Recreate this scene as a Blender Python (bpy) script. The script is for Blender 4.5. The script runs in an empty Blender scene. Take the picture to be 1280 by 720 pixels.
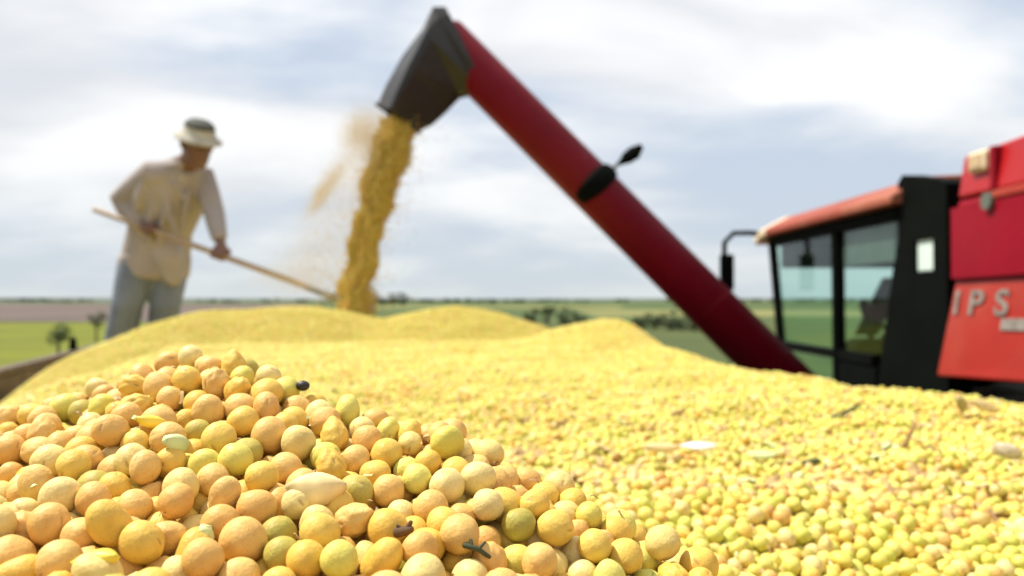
import bpy, bmesh, math, random
import numpy as np
from mathutils import Vector, Matrix, Euler

# ------------------------------------------------------------------ camera, world, sun, exposure
SC = bpy.context.scene
COL = SC.collection
R = math.radians
CZ = 3.2                                   # camera height above the ground
FPX = 1280 * 28 / 36.0

cam_data = bpy.data.cameras.new('camera')
cam = bpy.data.objects.new('camera', cam_data); COL.objects.link(cam)
cam.location = (0, 0, CZ)
cam.rotation_euler = (R(90) + math.atan(15 / FPX), 0, 0)
cam_data.lens = 28; cam_data.sensor_width = 36
cam_data.clip_start = 0.01; cam_data.clip_end = 20000
cam_data.dof.use_dof = True
cam_data.dof.focus_distance = 0.168
cam_data.dof.aperture_fstop = 18.5
SC.camera = cam

SUN_DIR = Vector((-0.50, 0.16, 0.85)).normalized()      # towards the sun
sun_el = math.asin(SUN_DIR.z); sun_az = math.atan2(SUN_DIR.x, SUN_DIR.y)

world = bpy.data.worlds.new('World'); SC.world = world
world.use_nodes = True
def build_world():
    nt = world.node_tree; N = nt.nodes; L = nt.links
    N.clear()
    out = N.new('ShaderNodeOutputWorld'); bg = N.new('ShaderNodeBackground')
    bg.inputs['Strength'].default_value = 0.1
    sky = N.new('ShaderNodeTexSky'); sky.sky_type = 'NISHITA'; sky.sun_disc = False
    sky.sun_elevation = sun_el; sky.sun_rotation = sun_az
    sky.air_density = 1.0; sky.dust_density = 2.0; sky.ozone_density = 1.0
    tc = N.new('ShaderNodeTexCoord')
    sep = N.new('ShaderNodeSeparateXYZ'); L.new(tc.outputs['Generated'], sep.inputs[0])
    def math_n(op, a, b=None, clamp=False):
        n = N.new('ShaderNodeMath'); n.operation = op; n.use_clamp = clamp
        for i, v in enumerate((a, b)):
            if v is None: continue
            if isinstance(v, (int, float)): n.inputs[i].default_value = v
            else: L.new(v, n.inputs[i])
        return n.outputs[0]
    zz = math_n('ADD', math_n('ABSOLUTE', sep.outputs['Z']), 0.26)
    cx = math_n('DIVIDE', sep.outputs['X'], zz); cy = math_n('DIVIDE', sep.outputs['Y'], zz)
    comb = N.new('ShaderNodeCombineXYZ'); L.new(cx, comb.inputs[0]); L.new(cy, comb.inputs[1])
    def noise(scale, detail, rough, off, stretch):
        mp = N.new('ShaderNodeMapping'); L.new(comb.outputs[0], mp.inputs['Vector'])
        mp.inputs['Location'].default_value = off; mp.inputs['Scale'].default_value = stretch
        mp.inputs['Rotation'].default_value = (0, 0, R(-14))
        n = N.new('ShaderNodeTexNoise'); n.noise_dimensions = '3D'
        n.inputs['Scale'].default_value = scale; n.inputs['Detail'].default_value = detail
        n.inputs['Roughness'].default_value = rough; n.inputs['Distortion'].default_value = 0.35
        L.new(mp.outputs[0], n.inputs['Vector']); return n.outputs['Fac']
    def ramp(fac, p0, p1):
        n = N.new('ShaderNodeMapRange'); n.interpolation_type = 'SMOOTHSTEP'
        n.inputs['From Min'].default_value = p0; n.inputs['From Max'].default_value = p1
        L.new(fac, n.inputs['Value']); return n.outputs[0]
    def mix(f, a, b):
        n = N.new('ShaderNodeMix'); n.data_type = 'RGBA'
        if isinstance(f, (int, float)): n.inputs[0].default_value = f
        else: L.new(f, n.inputs[0])
        for i, v in ((6, a), (7, b)):
            if isinstance(v, tuple): n.inputs[i].default_value = (*v, 1)
            else: L.new(v, n.inputs[i])
        return n.outputs[2]
    base = mix(0.94, sky.outputs[0], SKY_VEIL)
    cover = ramp(noise(0.95, 6.0, 0.50, SKY_OFF1, (0.9, 1.25, 1)), 0.37, 0.59)
    cloud = mix(ramp(noise(1.6, 5.0, 0.45, SKY_OFF2, (0.9, 1.3, 1)), 0.40, 0.72), (8.0, 8.02, 8.05), SKY_GREY)
    # the haze of the horizon: everything fades to one pale grey-green low down
    hz = math_n('POWER', 2.718, math_n('MULTIPLY', math_n('ABSOLUTE', sep.outputs['Z']), -9.0))
    hz = math_n('MULTIPLY', hz, 0.85)
    L.new(mix(hz, mix(cover, base, cloud), SKY_HAZE), bg.inputs['Color'])
    L.new(bg.outputs[0], out.inputs[0])
SKY_VEIL = (4.3, 5.0, 6.1)
SKY_HAZE = (4.9, 5.35, 5.45)
SKY_GREY = (5.7, 5.9, 6.3)
SKY_OFF1 = (11.81, 15.48, 0.0)
SKY_OFF2 = (7.67, 14.92, 0.0)
build_world()

sun_data = bpy.data.lights.new('sun', 'SUN'); sun_data.energy = 5.0; sun_data.angle = R(0.5)
sun_data.color = (1.0, 0.95, 0.86)
sun = bpy.data.objects.new('sun', sun_data); COL.objects.link(sun)
sun.location = (-20, 8, 40)
sun.rotation_euler = SUN_DIR.to_track_quat('Z', 'Y').to_euler()

vs = SC.view_settings
SC.display_settings.display_device = 'sRGB'
vs.view_transform = 'Standard'; vs.look = 'None'; vs.gamma = 1.0; vs.exposure = 0.44
vs.use_curve_mapping = False
SC.render.film_transparent = False
SC.cycles.max_bounces = 8; SC.cycles.diffuse_bounces = 4; SC.cycles.glossy_bounces = 3
SC.cycles.transparent_max_bounces = 12; SC.cycles.use_denoising = True

def P(px, py, d):
    """a point seen at photo pixel (px, py), d metres in front of the camera (world space)"""
    return Vector(((px - 640) / FPX * d, d, CZ + (375 - py) / FPX * d))

# ------------------------------------------------------------------ heap height (relative to the camera)
#HEAP-BEGIN
TD = (-0.284, 0.959); TN = (0.959, 0.284); TL = (-1.21, 0.0)   # trailer axis, its right-hand normal, a point on the left board
TW = 2.60; TV0, TV1 = -0.75, 7.0
def to_uv(x, y):
    return (x - TL[0]) * TN[0] + (y - TL[1]) * TN[1], (x - TL[0]) * TD[0] + (y - TL[1]) * TD[1]
def from_uv(u, v):
    return TL[0] + u * TN[0] + v * TD[0], TL[1] + u * TN[1] + v * TD[1]
_rng = np.random.default_rng(11)
_tab = _rng.random((256, 256))
def vnoise(x, y):
    xi = np.floor(x).astype(int); yi = np.floor(y).astype(int)
    fx = x - xi; fy = y - yi
    fx = fx * fx * (3 - 2 * fx); fy = fy * fy * (3 - 2 * fy)
    g = lambda a, b: _tab[a % 256, b % 256]
    return ((g(xi, yi) * (1 - fx) + g(xi + 1, yi) * fx) * (1 - fy) + (g(xi, yi + 1) * (1 - fx) + g(xi + 1, yi + 1) * fx) * fy) - 0.5
def smax(a, b, k):
    h = np.clip(0.5 + 0.5 * (a - b) / k, 0, 1)
    return b * (1 - h) + a * h + k * h * (1 - h)
def smin(a, b, k): return -smax(-a, -b, k)
MX = [-1.2, -0.48, -0.30, -0.146, -0.118, -0.091, -0.067, -0.045, -0.0156, 0.0018, 0.0216, 0.034, 0.065, 0.12, 0.20, 0.36]
MZ = [-0.24, -0.108, -0.066, -0.0335, -0.0285, -0.0185, -0.0215, -0.0275, -0.0335, -0.0395, -0.0465, -0.053, -0.069, -0.098, -0.135, -0.22]
MY = [0.23, 0.23, 0.23, 0.23, 0.23, 0.228, 0.216, 0.204, 0.192, 0.186, 0.18, 0.17, 0.17, 0.20, 0.24, 0.24]
def heap_h(x, y):
    x = np.asarray(x, float); y = np.asarray(y, float)
    u, v = to_uv(x, y)
    n1 = vnoise(x * 2.3 + 7, y * 2.3 + 3); n2 = vnoise(x * 7 + 31, y * 7 + 17); n3 = vnoise(x * 22 + 5, y * 22 + 9)
    base = -0.37 + 0.04 * n1 + 0.02 * n2
    # the near plateau: flat in the middle, falling towards the boards and towards the far end
    ur = 1.935 + 0.16 * np.clip(v, 0, 3)
    fall = np.maximum(0, u - ur) * 0.50 + np.maximum(0, 0.86 - u) * 0.42 + np.maximum(0, v - 2.55) * 0.36 + np.maximum(0, -v - 0.3) * 0.3
    plat = -0.120 - 0.010 * np.clip(v, 0, 3) - smax(fall, 0 * fall, 0.03) + 0.030 * n1 + 0.016 * n2
    b2 = 0.080 * np.exp(-(((x - 0.34) / 0.21) ** 2 + ((y - 2.75) / 0.30) ** 2))
    plat = plat + b2 + 0.020 * np.exp(-((x - 0.09) / 0.13) ** 2 - ((y - 0.36) / 0.12) ** 2)
    # the cone below the spout, with a second lobe to its right
    def cone(cx, cy, r0, top, s):
        r = np.sqrt((x - cx) ** 2 + ((y - cy) * 0.95) ** 2)
        return top - s * (np.sqrt(r * r + r0 * r0) - r0)
    c = smax(cone(-1.02, 3.85, 0.42, -0.028, 0.44), cone(-0.28, 3.80, 0.30, -0.040, 0.42), 0.03)
    c = smax(c, cone(-1.34, 3.70, 0.25, -0.052, 0.46), 0.03)
    h = smax(smax(base, plat, 0.04), c + 0.022 * n1 + 0.014 * n2, 0.04)
    # the small mound right in front of the camera
    zc = np.interp(x, MX, MZ); yc = np.interp(x, MX, MY)
    m = np.where(y < yc, zc - 0.27 * (yc - y) - 0.25 * (yc - y) ** 2, zc - np.interp(x, [0.0, 0.10], [0.55, 0.30]) * (y - yc))
    h = smax(h, m + 0.006 * n3 * np.clip((y - 0.02) / 0.1, 0, 1), 0.012)
    far = np.clip((np.hypot(x, y) - 0.35) / 0.4, 0, 1)
    far = far * np.clip(1.15 - np.hypot(x, y) / 2.0, 0.3, 1)
    h = h + 0.015 * n3 * far + 0.013 * vnoise(x * 45, y * 45) * far + 0.006 * vnoise(x * 80 + 3, y * 80) * far
    # the grain lies lower along the left board, whose inner face shows
    h = h - 0.13 * np.clip((0.34 - u) / 0.34, 0, 1) ** 1.5 * np.clip((v - 1.0) / 1.0, 0, 1)
    return h
#HEAP-END
# ------------------------------------------------------------------ helpers
def node_mat(name):
    m = bpy.data.materials.new(name); m.use_nodes = True
    nt = m.node_tree; b = nt.nodes['Principled BSDF']
    return m, nt, b
def paint(name, col, rough=0.5, metal=0.0, var=0.12, scale=8.0, dirt=None, dirt_amt=0.0, bump=0.0, spec=0.5, coat=0.0):
    """a painted / cloth / rubber surface: base colour with two scales of variation, optional dirt, fine relief"""
    m, nt, b = node_mat(name); N = nt.nodes; L = nt.links
    tc = N.new('ShaderNodeTexCoord')
    n1 = N.new('ShaderNodeTexNoise'); n1.inputs['Scale'].default_value = scale; n1.inputs['Detail'].default_value = 6
    L.new(tc.outputs['Object'], n1.inputs['Vector'])
    r = N.new('ShaderNodeMapRange'); r.inputs['From Min'].default_value = 0.3; r.inputs['From Max'].default_value = 0.7
    L.new(n1.outputs['Fac'], r.inputs['Value'])
    mx = N.new('ShaderNodeMix'); mx.data_type = 'RGBA'
    mx.inputs[6].default_value = tuple(c * (1 - var) for c in col) + (1,)
    mx.inputs[7].default_value = tuple(min(1, c * (1 + var)) for c in col) + (1,)
    L.new(r.outputs[0], mx.inputs[0]); res = mx.outputs[2]
    if dirt:
        n2 = N.new('ShaderNodeTexNoise'); n2.inputs['Scale'].default_value = scale * 0.45; n2.inputs['Detail'].default_value = 9; n2.inputs['Roughness'].default_value = 0.7
        L.new(tc.outputs['Object'], n2.inputs['Vector'])
        r2 = N.new('ShaderNodeMapRange'); r2.inputs['From Min'].default_value = 0.45; r2.inputs['From Max'].default_value = 0.75; r2.inputs['To Max'].default_value = dirt_amt
        L.new(n2.outputs['Fac'], r2.inputs['Value'])
        m2 = N.new('ShaderNodeMix'); m2.data_type = 'RGBA'
        L.new(r2.outputs[0], m2.inputs[0]); L.new(res, m2.inputs[6]); m2.inputs[7].default_value = (*dirt, 1); res = m2.outputs[2]
    L.new(res, b.inputs['Base Color'])
    b.inputs['Roughness'].default_value = rough; b.inputs['Metallic'].default_value = metal
    b.inputs['Specular IOR Level'].default_value = spec; b.inputs['Coat Weight'].default_value = coat
    if bump:
        bp = N.new('ShaderNodeBump'); bp.inputs['Strength'].default_value = bump; bp.inputs['Distance'].default_value = 0.01
        n3 = N.new('ShaderNodeTexNoise'); n3.inputs['Scale'].default_value = scale * 5; n3.inputs['Detail'].default_value = 4
        L.new(tc.outputs['Object'], n3.inputs['Vector']); L.new(n3.outputs['Fac'], bp.inputs['Height']); L.new(bp.outputs[0], b.inputs['Normal'])
    return m

def link(o, parent=None):
    COL.objects.link(o)
    if parent: o.parent = parent
    return o
def root_loc(o):
    v = Vector((0, 0, 0))
    while o: v += Vector(o.location); o = o.parent
    return v
def tag(o, label=None, cat=None, group=None, kind=None):
    if label: o['label'] = label
    if cat: o['category'] = cat
    if group: o['group'] = group
    if kind: o['kind'] = kind
    return o
def thing(name, loc, label, cat, group=None):
    o = bpy.data.objects.new(name, None); o.empty_display_size = 0.1
    o.location = loc; link(o); return tag(o, label, cat, group)
def obj(name, bm, mat, parent=None, smooth=False, bevel=0.0, origin=None, mods=()):
    """bm holds WORLD coordinates; the object is shifted to its parent's origin"""
    off = root_loc(parent) if parent else Vector(origin if origin is not None else (0, 0, 0))
    bmesh.ops.recalc_face_normals(bm, faces=bm.faces)
    bmesh.ops.translate(bm, verts=bm.verts, vec=-off)
    me = bpy.data.meshes.new(name); bm.to_mesh(me); bm.free()
    if smooth: me.polygons.foreach_set('use_smooth', [True] * len(me.polygons))
    for m in (mat if isinstance(mat, (list, tuple)) else [mat]): me.materials.append(m)
    o = bpy.data.objects.new(name, me); link(o, parent)
    if not parent: o.location = off
    if bevel:
        b = o.modifiers.new('bevel', 'BEVEL'); b.width = bevel; b.segments = 2; b.limit_method = 'ANGLE'
    return o
def new(): return bmesh.new()
def box(bm, x0, x1, y0, y1, z0, z1):
    v = [bm.verts.new((x, y, z)) for x in (x0, x1) for y in (y0, y1) for z in (z0, z1)]
    for f in ((0, 1, 3, 2), (4, 6, 7, 5), (0, 4, 5, 1), (2, 3, 7, 6), (0, 2, 6, 4), (1, 5, 7, 3)):
        bm.faces.new([v[i] for i in f])
    return bm
def loft(bm, rings, cap=True):
    vr = [[bm.verts.new(p) for p in ring] for ring in rings]
    n = len(vr[0])
    for a, b in zip(vr, vr[1:]):
        for i in range(n): bm.faces.new((a[i], a[(i + 1) % n], b[(i + 1) % n], b[i]))
    if cap: bm.faces.new(vr[0][::-1]); bm.faces.new(vr[-1])
    return bm
def frame_of(d):
    d = Vector(d).normalized()
    up = Vector((0, 0, 1)) if abs(d.z) < 0.95 else Vector((0, 1, 0))
    a = d.cross(up).normalized(); return a, a.cross(d).normalized()
def tube(bm, pts, radii, n=12, round_ends=False, flat=1.0):
    pts = [Vector(p) for p in pts]
    if isinstance(radii, (int, float)): radii = [radii] * len(pts)
    P_, Rr = list(pts), list(radii)
    if round_ends:
        d0 = (pts[0] - pts[1]).normalized(); d1 = (pts[-1] - pts[-2]).normalized()
        pre, post = [], []
        for k in (80, 55, 28):
            pre.append((pts[0] + d0 * radii[0] * math.sin(R(k)), radii[0] * math.cos(R(k))))
            post.insert(0, (pts[-1] + d1 * radii[-1] * math.sin(R(k)), radii[-1] * math.cos(R(k))))
        P_ = [p for p, _ in pre] + P_ + [p for p, _ in post]; Rr = [r for _, r in pre] + Rr + [r for _, r in post]
    rings = []; a0 = None
    for i, p in enumerate(P_):
        d = (P_[min(i + 1, len(P_) - 1)] - P_[max(i - 1, 0)])
        d = d.normalized() if d.length > 1e-9 else Vector((0, 0, 1))
        if a0 is None: a0, _ = frame_of(d)
        a = (a0 - d * a0.dot(d)).normalized(); b = a.cross(d).normalized(); a0 = a
        rings.append([p + a * (Rr[i] * math.cos(2 * math.pi * k / n)) + b * (Rr[i] * flat * math.sin(2 * math.pi * k / n)) for k in range(n)])
    return loft(bm, rings)
def prism(bm, poly, vec):
    """extrude a closed polygon (world points) along vec"""
    return loft(bm, [[Vector(p) for p in poly], [Vector(p) + Vector(vec) for p in poly]])
def ball(bm, c, r, sub=3):
    """r may be a triple"""
    r = (r, r, r) if isinstance(r, (int, float)) else r
    bmesh.ops.create_icosphere(bm, subdivisions=sub, radius=1.0, matrix=Matrix.Translation(c) @ Matrix.Diagonal((*r, 1)))
    return bm

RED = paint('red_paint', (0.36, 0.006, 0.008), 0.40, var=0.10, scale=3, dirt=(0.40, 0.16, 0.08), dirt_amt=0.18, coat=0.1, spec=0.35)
CRIMSON = paint('crimson_paint', (0.25, 0.0015, 0.014), 0.5, var=0.10, scale=4, dirt=(0.20, 0.04, 0.03), dirt_amt=0.14, coat=0.0, spec=0.12)
AUGER_RED = paint('dark_crimson_paint', (0.15, 0.001, 0.010), 0.5, var=0.12, scale=4, dirt=(0.16, 0.03, 0.02), dirt_amt=0.2, bump=0.05, spec=0.15)
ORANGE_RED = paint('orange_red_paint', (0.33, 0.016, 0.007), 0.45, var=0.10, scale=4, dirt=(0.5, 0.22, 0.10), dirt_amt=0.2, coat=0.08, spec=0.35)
ROOF = paint('faded_roof_paint', (0.28, 0.055, 0.03), 0.6, var=0.15, scale=2.0, dirt=(0.42, 0.27, 0.16), dirt_amt=0.75, spec=0.2)
BLACK = paint('black_paint', (0.004, 0.005, 0.004), 0.75, var=0.2, scale=6, spec=0.03)
RUBBER = paint('black_rubber', (0.010, 0.009, 0.009), 0.45, var=0.3, scale=7, dirt=(0.07, 0.06, 0.05), dirt_amt=0.35, bump=0.12, spec=0.45)
STEEL = paint('dull_steel', (0.22, 0.22, 0.20), 0.45, metal=0.6, var=0.2, scale=9, dirt=(0.15, 0.10, 0.06), dirt_amt=0.5)
GREYGREEN = paint('dusty_grey_metal', (0.10, 0.12, 0.10), 0.6, var=0.25, scale=6, dirt=(0.25, 0.2, 0.13), dirt_amt=0.5)
CREAM = paint('cream_plastic', (0.70, 0.55, 0.36), 0.4, var=0.06)
LETTER = paint('silver_lettering', (0.21, 0.18, 0.15), 0.6, var=0.4, scale=30)
WOOD = paint('grey_wood', (0.11, 0.072, 0.05), 0.75, var=0.35, scale=14, dirt=(0.06, 0.045, 0.035), dirt_amt=0.6, bump=0.3)
HANDLE = paint('worn_wood_handle', (0.36, 0.25, 0.15), 0.6, var=0.2, scale=20)
m_, nt_, b_ = node_mat('tinted_glass'); GLASS = m_
def _glass():
    N = nt_.nodes; L = nt_.links
    tr = N.new('ShaderNodeBsdfTransparent'); tr.inputs[0].default_value = (0.88, 0.965, 0.94, 1)
    gl = N.new('ShaderNodeBsdfGlossy'); gl.inputs['Roughness'].default_value = 0.03
    fr = N.new('ShaderNodeFresnel'); ge = N.new('ShaderNodeNewGeometry'); mr = N.new('ShaderNodeMapRange')   # the same reflection from either side of the pane
    mr.inputs['To Min'].default_value = 1.25; mr.inputs['To Max'].default_value = 0.8
    L.new(ge.outputs['Backfacing'], mr.inputs['Value']); L.new(mr.outputs[0], fr.inputs['IOR'])
    mx = N.new('ShaderNodeMixShader'); out = N['Material Output']
    L.new(fr.outputs[0], mx.inputs[0]); L.new(tr.outputs[0], mx.inputs[1]); L.new(gl.outputs[0], mx.inputs[2]); L.new(mx.outputs[0], out.inputs[0])
_glass()
MIRROR = paint('mirror_glass', (0.5, 0.55, 0.55), 0.06, metal=1.0, var=0.02)
# ------------------------------------------------------------------ soybeans: packing, kernels, heap
BD = 0.0068                                # bean diameter
#PACK-BEGIN
def pack_tile(T=0.24, layers=3.4, iters=170, seed=5):
    """settle spheres of mixed size in a periodic square tile; returns positions and radii"""
    g = np.random.default_rng(seed)
    n = int(T * T / (BD * BD * 0.80) * layers)
    rad = BD * 0.5 * np.clip(g.normal(1.0, 0.09, n), 0.78, 1.24)
    p = np.stack([g.random(n) * T, g.random(n) * T, g.random(n) * BD * layers * 1.4 + BD * 0.5], 1)
    cs = BD * 1.55; m = int(T // cs); cs = T / m
    off = [(a, b, c) for a in (-1, 0, 1) for b in (-1, 0, 1) for c in (-1, 0, 1)]
    def pairs():
        ix = (p[:, 0] / cs).astype(int) % m; iy = (p[:, 1] / cs).astype(int) % m; iz = np.clip((p[:, 2] / cs).astype(int), 0, 11)
        key = (ix * m + iy) * 14 + iz + 1
        order = np.argsort(key, kind='stable'); sk = key[order]
        cap = 9; table = -np.ones((m * m * 14, cap), int)
        start = np.searchsorted(sk, sk, 'left'); rank = np.arange(n) - start
        ok = rank < cap; table[sk[ok], rank[ok]] = order[ok]
        I, J = [], []
        for a, b, c in off:
            k2 = (((ix + a) % m) * m + (iy + b) % m) * 14 + iz + c + 1
            cand = table[k2]; src = np.repeat(np.arange(n), cap); cj = cand.ravel()
            q = (cj > src); src = src[q]; cj = cj[q]
            d = p[src] - p[cj]; d[:, :2] -= T * np.round(d[:, :2] / T)
            q = (d ** 2).sum(1) < (1.5 * BD) ** 2
            I.append(src[q]); J.append(cj[q])
        return np.concatenate(I), np.concatenate(J)
    for it in range(iters):
        if it % 8 == 0: I, J = pairs()
        p[:, 2] -= 0.0004 * (1.0 if it < iters - 45 else 0.25)
        for _ in range(2):
            d = p[I] - p[J]; d[:, :2] -= T * np.round(d[:, :2] / T)
            L = np.sqrt((d ** 2).sum(1)) + 1e-9; ov = (rad[I] + rad[J]) * 0.97 - L
            q = ov > 0; mv = d[q] / L[q, None] * (ov[q] * 0.42)[:, None]
            for k in range(3):
                p[:, k] += np.bincount(I[q], mv[:, k], n) - np.bincount(J[q], mv[:, k], n)
            p[:, 2] = np.maximum(p[:, 2], rad)
        p[:, :2] %= T
    return p, rad
#PACK-END
TILE = 0.24
TP, TR = pack_tile(TILE)
# height of the settled surface, for putting the tile's top on heap_h
TOPZ = float(np.percentile(TP[:, 2], 88))
SHAPES, COLS = 5, 7
def bean_mat(name, c0, c1, spot):
    m, nt, b = node_mat(name); N = nt.nodes; L = nt.links
    oi = N.new('ShaderNodeObjectInfo'); tc = N.new('ShaderNodeTexCoord')
    mx = N.new('ShaderNodeMix'); mx.data_type = 'RGBA'; mx.inputs[6].default_value = (*c0, 1); mx.inputs[7].default_value = (*c1, 1)
    L.new(oi.outputs['Random'], mx.inputs[0])
    ad = N.new('ShaderNodeVectorMath'); ad.operation = 'ADD'
    mu = N.new('ShaderNodeMath'); mu.operation = 'MULTIPLY'; mu.inputs[1].default_value = 37.0; L.new(oi.outputs['Random'], mu.inputs[0])
    L.new(tc.outputs['Object'], ad.inputs[0]); L.new(mu.outputs[0], ad.inputs[1])
    # large patches of a browner skin
    n1 = N.new('ShaderNodeTexNoise'); n1.inputs['Scale'].default_value = 1.5; n1.inputs['Detail'].default_value = 3
    L.new(ad.outputs[0], n1.inputs['Vector'])
    r1 = N.new('ShaderNodeMapRange'); r1.inputs['From Min'].default_value = 0.46; r1.inputs['From Max'].default_value = 0.74; r1.inputs['To Max'].default_value = 0.42
    L.new(n1.outputs['Fac'], r1.inputs['Value'])
    m1 = N.new('ShaderNodeMix'); m1.data_type = 'RGBA'; L.new(r1.outputs[0], m1.inputs[0]); L.new(mx.outputs[2], m1.inputs[6]); m1.inputs[7].default_value = (*spot, 1)
    # small flecks
    n2 = N.new('ShaderNodeTexNoise'); n2.inputs['Scale'].default_value = 9; n2.inputs['Detail'].default_value = 5; n2.inputs['Roughness'].default_value = 0.65
    L.new(ad.outputs[0], n2.inputs['Vector'])
    r2 = N.new('ShaderNodeMapRange'); r2.inputs['From Min'].default_value = 0.60; r2.inputs['From Max'].default_value = 0.72; r2.inputs['To Max'].default_value = 0.75
    L.new(n2.outputs['Fac'], r2.inputs['Value'])
    m2 = N.new('ShaderNodeMix'); m2.data_type = 'RGBA'; L.new(r2.outputs[0], m2.inputs[0]); L.new(m1.outputs[2], m2.inputs[6])
    m2.inputs[7].default_value = (spot[0] * 0.6, spot[1] * 0.5, spot[2] * 0.45, 1)
    # the seed scar: a small tan oval on the -y side
    sp = N.new('ShaderNodeVectorMath'); sp.operation = 'MULTIPLY'; L.new(tc.outputs['Object'], sp.inputs[0]); sp.inputs[1].default_value = (2.6, 1, 7.5)
    ds = N.new('ShaderNodeVectorMath'); ds.operation = 'DISTANCE'; L.new(sp.outputs[0], ds.inputs[0]); ds.inputs[1].default_value = (0, -0.98, 0)
    r3 = N.new('ShaderNodeMapRange'); r3.inputs['From Min'].default_value = 0.75; r3.inputs['From Max'].default_value = 0.45; r3.inputs['To Max'].default_value = 0.55
    L.new(ds.outputs[1], r3.inputs['Value'])
    m3 = N.new('ShaderNodeMix'); m3.data_type = 'RGBA'; L.new(r3.outputs[0], m3.inputs[0]); L.new(m2.outputs[2], m3.inputs[6]); m3.inputs[7].default_value = (0.30, 0.16, 0.06, 1)
    L.new(m3.outputs[2], b.inputs['Base Color'])
    rr = N.new('ShaderNodeMapRange'); rr.inputs['To Min'].default_value = 0.42; rr.inputs['To Max'].default_value = 0.68; L.new(n1.outputs['Fac'], rr.inputs['Value']); L.new(rr.outputs[0], b.inputs['Roughness'])
    b.inputs['Specular IOR Level'].default_value = 0.36
    bp = N.new('ShaderNodeBump'); bp.inputs['Strength'].default_value = 0.45; bp.inputs['Distance'].default_value = 0.0004
    n4 = N.new('ShaderNodeTexNoise'); n4.inputs['Scale'].default_value = 5; n4.inputs['Detail'].default_value = 6
    L.new(ad.outputs[0], n4.inputs['Vector']); L.new(n4.outputs['Fac'], bp.inputs['Height']); L.new(bp.outputs[0], b.inputs['Normal'])
    return m
COLNAMES = ['peach tan', 'golden', 'cream', 'olive green', 'yellow', 'yellow green', 'brown']
BEANMATS = [
    bean_mat('soybean_peach', (0.66, 0.38, 0.10), (0.70, 0.46, 0.14), (0.50, 0.24, 0.05)),
    bean_mat('soybean_golden', (0.68, 0.43, 0.07), (0.72, 0.50, 0.10), (0.52, 0.28, 0.04)),
    bean_mat('soybean_cream', (0.70, 0.53, 0.17), (0.73, 0.58, 0.23), (0.52, 0.33, 0.08)),
    bean_mat('soybean_olive', (0.37, 0.32, 0.055), (0.48, 0.40, 0.08), (0.42, 0.24, 0.05)),
    bean_mat('soybean_yellow', (0.61, 0.53, 0.09), (0.67, 0.61, 0.145), (0.50, 0.36, 0.05)),
    bean_mat('soybean_yellow_green', (0.54, 0.53, 0.08), (0.62, 0.60, 0.12), (0.40, 0.34, 0.05)),
    bean_mat('soybean_brown', (0.32, 0.19, 0.05), (0.42, 0.27, 0.08), (0.14, 0.06, 0.02)),
]
SHAPENAMES = ['round', 'oval', 'long', 'flattened', 'wrinkled']
SHDIM = [(1.02, 1.0, 0.98), (1.12, 0.99, 0.94), (1.30, 0.98, 0.92), (1.08, 1.05, 0.84), (1.12, 0.96, 0.90)]
def bean_mesh(s, c, sub):
    """unit-radius kernel: an ellipsoid with a seed-scar groove, a faint germ ridge and, for the wrinkled kind, creases"""
    bm = new(); bmesh.ops.create_icosphere(bm, subdivisions=sub, radius=1.0)
    g = random.Random(s * 7 + 1); ph = [g.uniform(0, 6.28) for _ in range(8)]
    a = SHDIM[s]
    for v in bm.verts:
        d = v.co.normalized(); k = 1.0
        k -= 0.07 * math.exp(-((d.x / 0.42) ** 2 + (d.z / 0.13) ** 2)) * (1 if d.y < 0 else 0)
        k += 0.05 * math.exp(-(((d.x - 0.75) / 0.22) ** 2 + (d.z / 0.25) ** 2)) * (1 if d.y < 0 else 0)
        k += 0.026 * math.sin(3 * d.x + ph[0]) + 0.026 * math.sin(2.6 * d.y + ph[1] + 2 * d.z) + 0.010 * math.sin(6 * d.z + ph[5] + 4 * d.x)
        k -= 0.05 * max(0.0, d.dot(Vector((math.cos(ph[6]), math.sin(ph[6]) * .6, .5)).normalized()) - 0.75) / 0.25
        if s == 4:
            k += 0.035 * math.sin(9 * d.x + 3 * math.sin(4 * d.z + ph[2]) + ph[3]) + 0.02 * math.sin(13 * d.z + ph[4] + 5 * d.y)
            k += 0.20 * math.exp(-((d.x - 1) ** 2 * 6 + d.z ** 2 * 8 + d.y ** 2 * 8))
        if s == 2: k -= 0.06 * math.exp(-(d.x / 0.4) ** 2)
        v.co = Vector((d.x * a[0], d.y * a[1], d.z * a[2])) * k
    me = bpy.data.meshes.new('soybean'); bm.to_mesh(me); bm.free()
    me.polygons.foreach_set('use_smooth', [True] * len(me.polygons)); me.materials.append(BEANMATS[c]); return me
BEAN_HI = [[bean_mesh(s, c, 4) for c in range(COLS)] for s in range(SHAPES)]
BEAN_LO = [[bean_mesh(s, c, 2) for c in range(COLS)] for s in range(SHAPES)]
lo_col = bpy.data.collections.new('soybean_kernels')          # only a source for the stuff, not linked to the scene
for s in range(SHAPES):
    for c in range(COLS):
        o = bpy.data.objects.new('kernel_%02d' % (s * COLS + c), BEAN_LO[s][c]); lo_col.objects.link(o)

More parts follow.
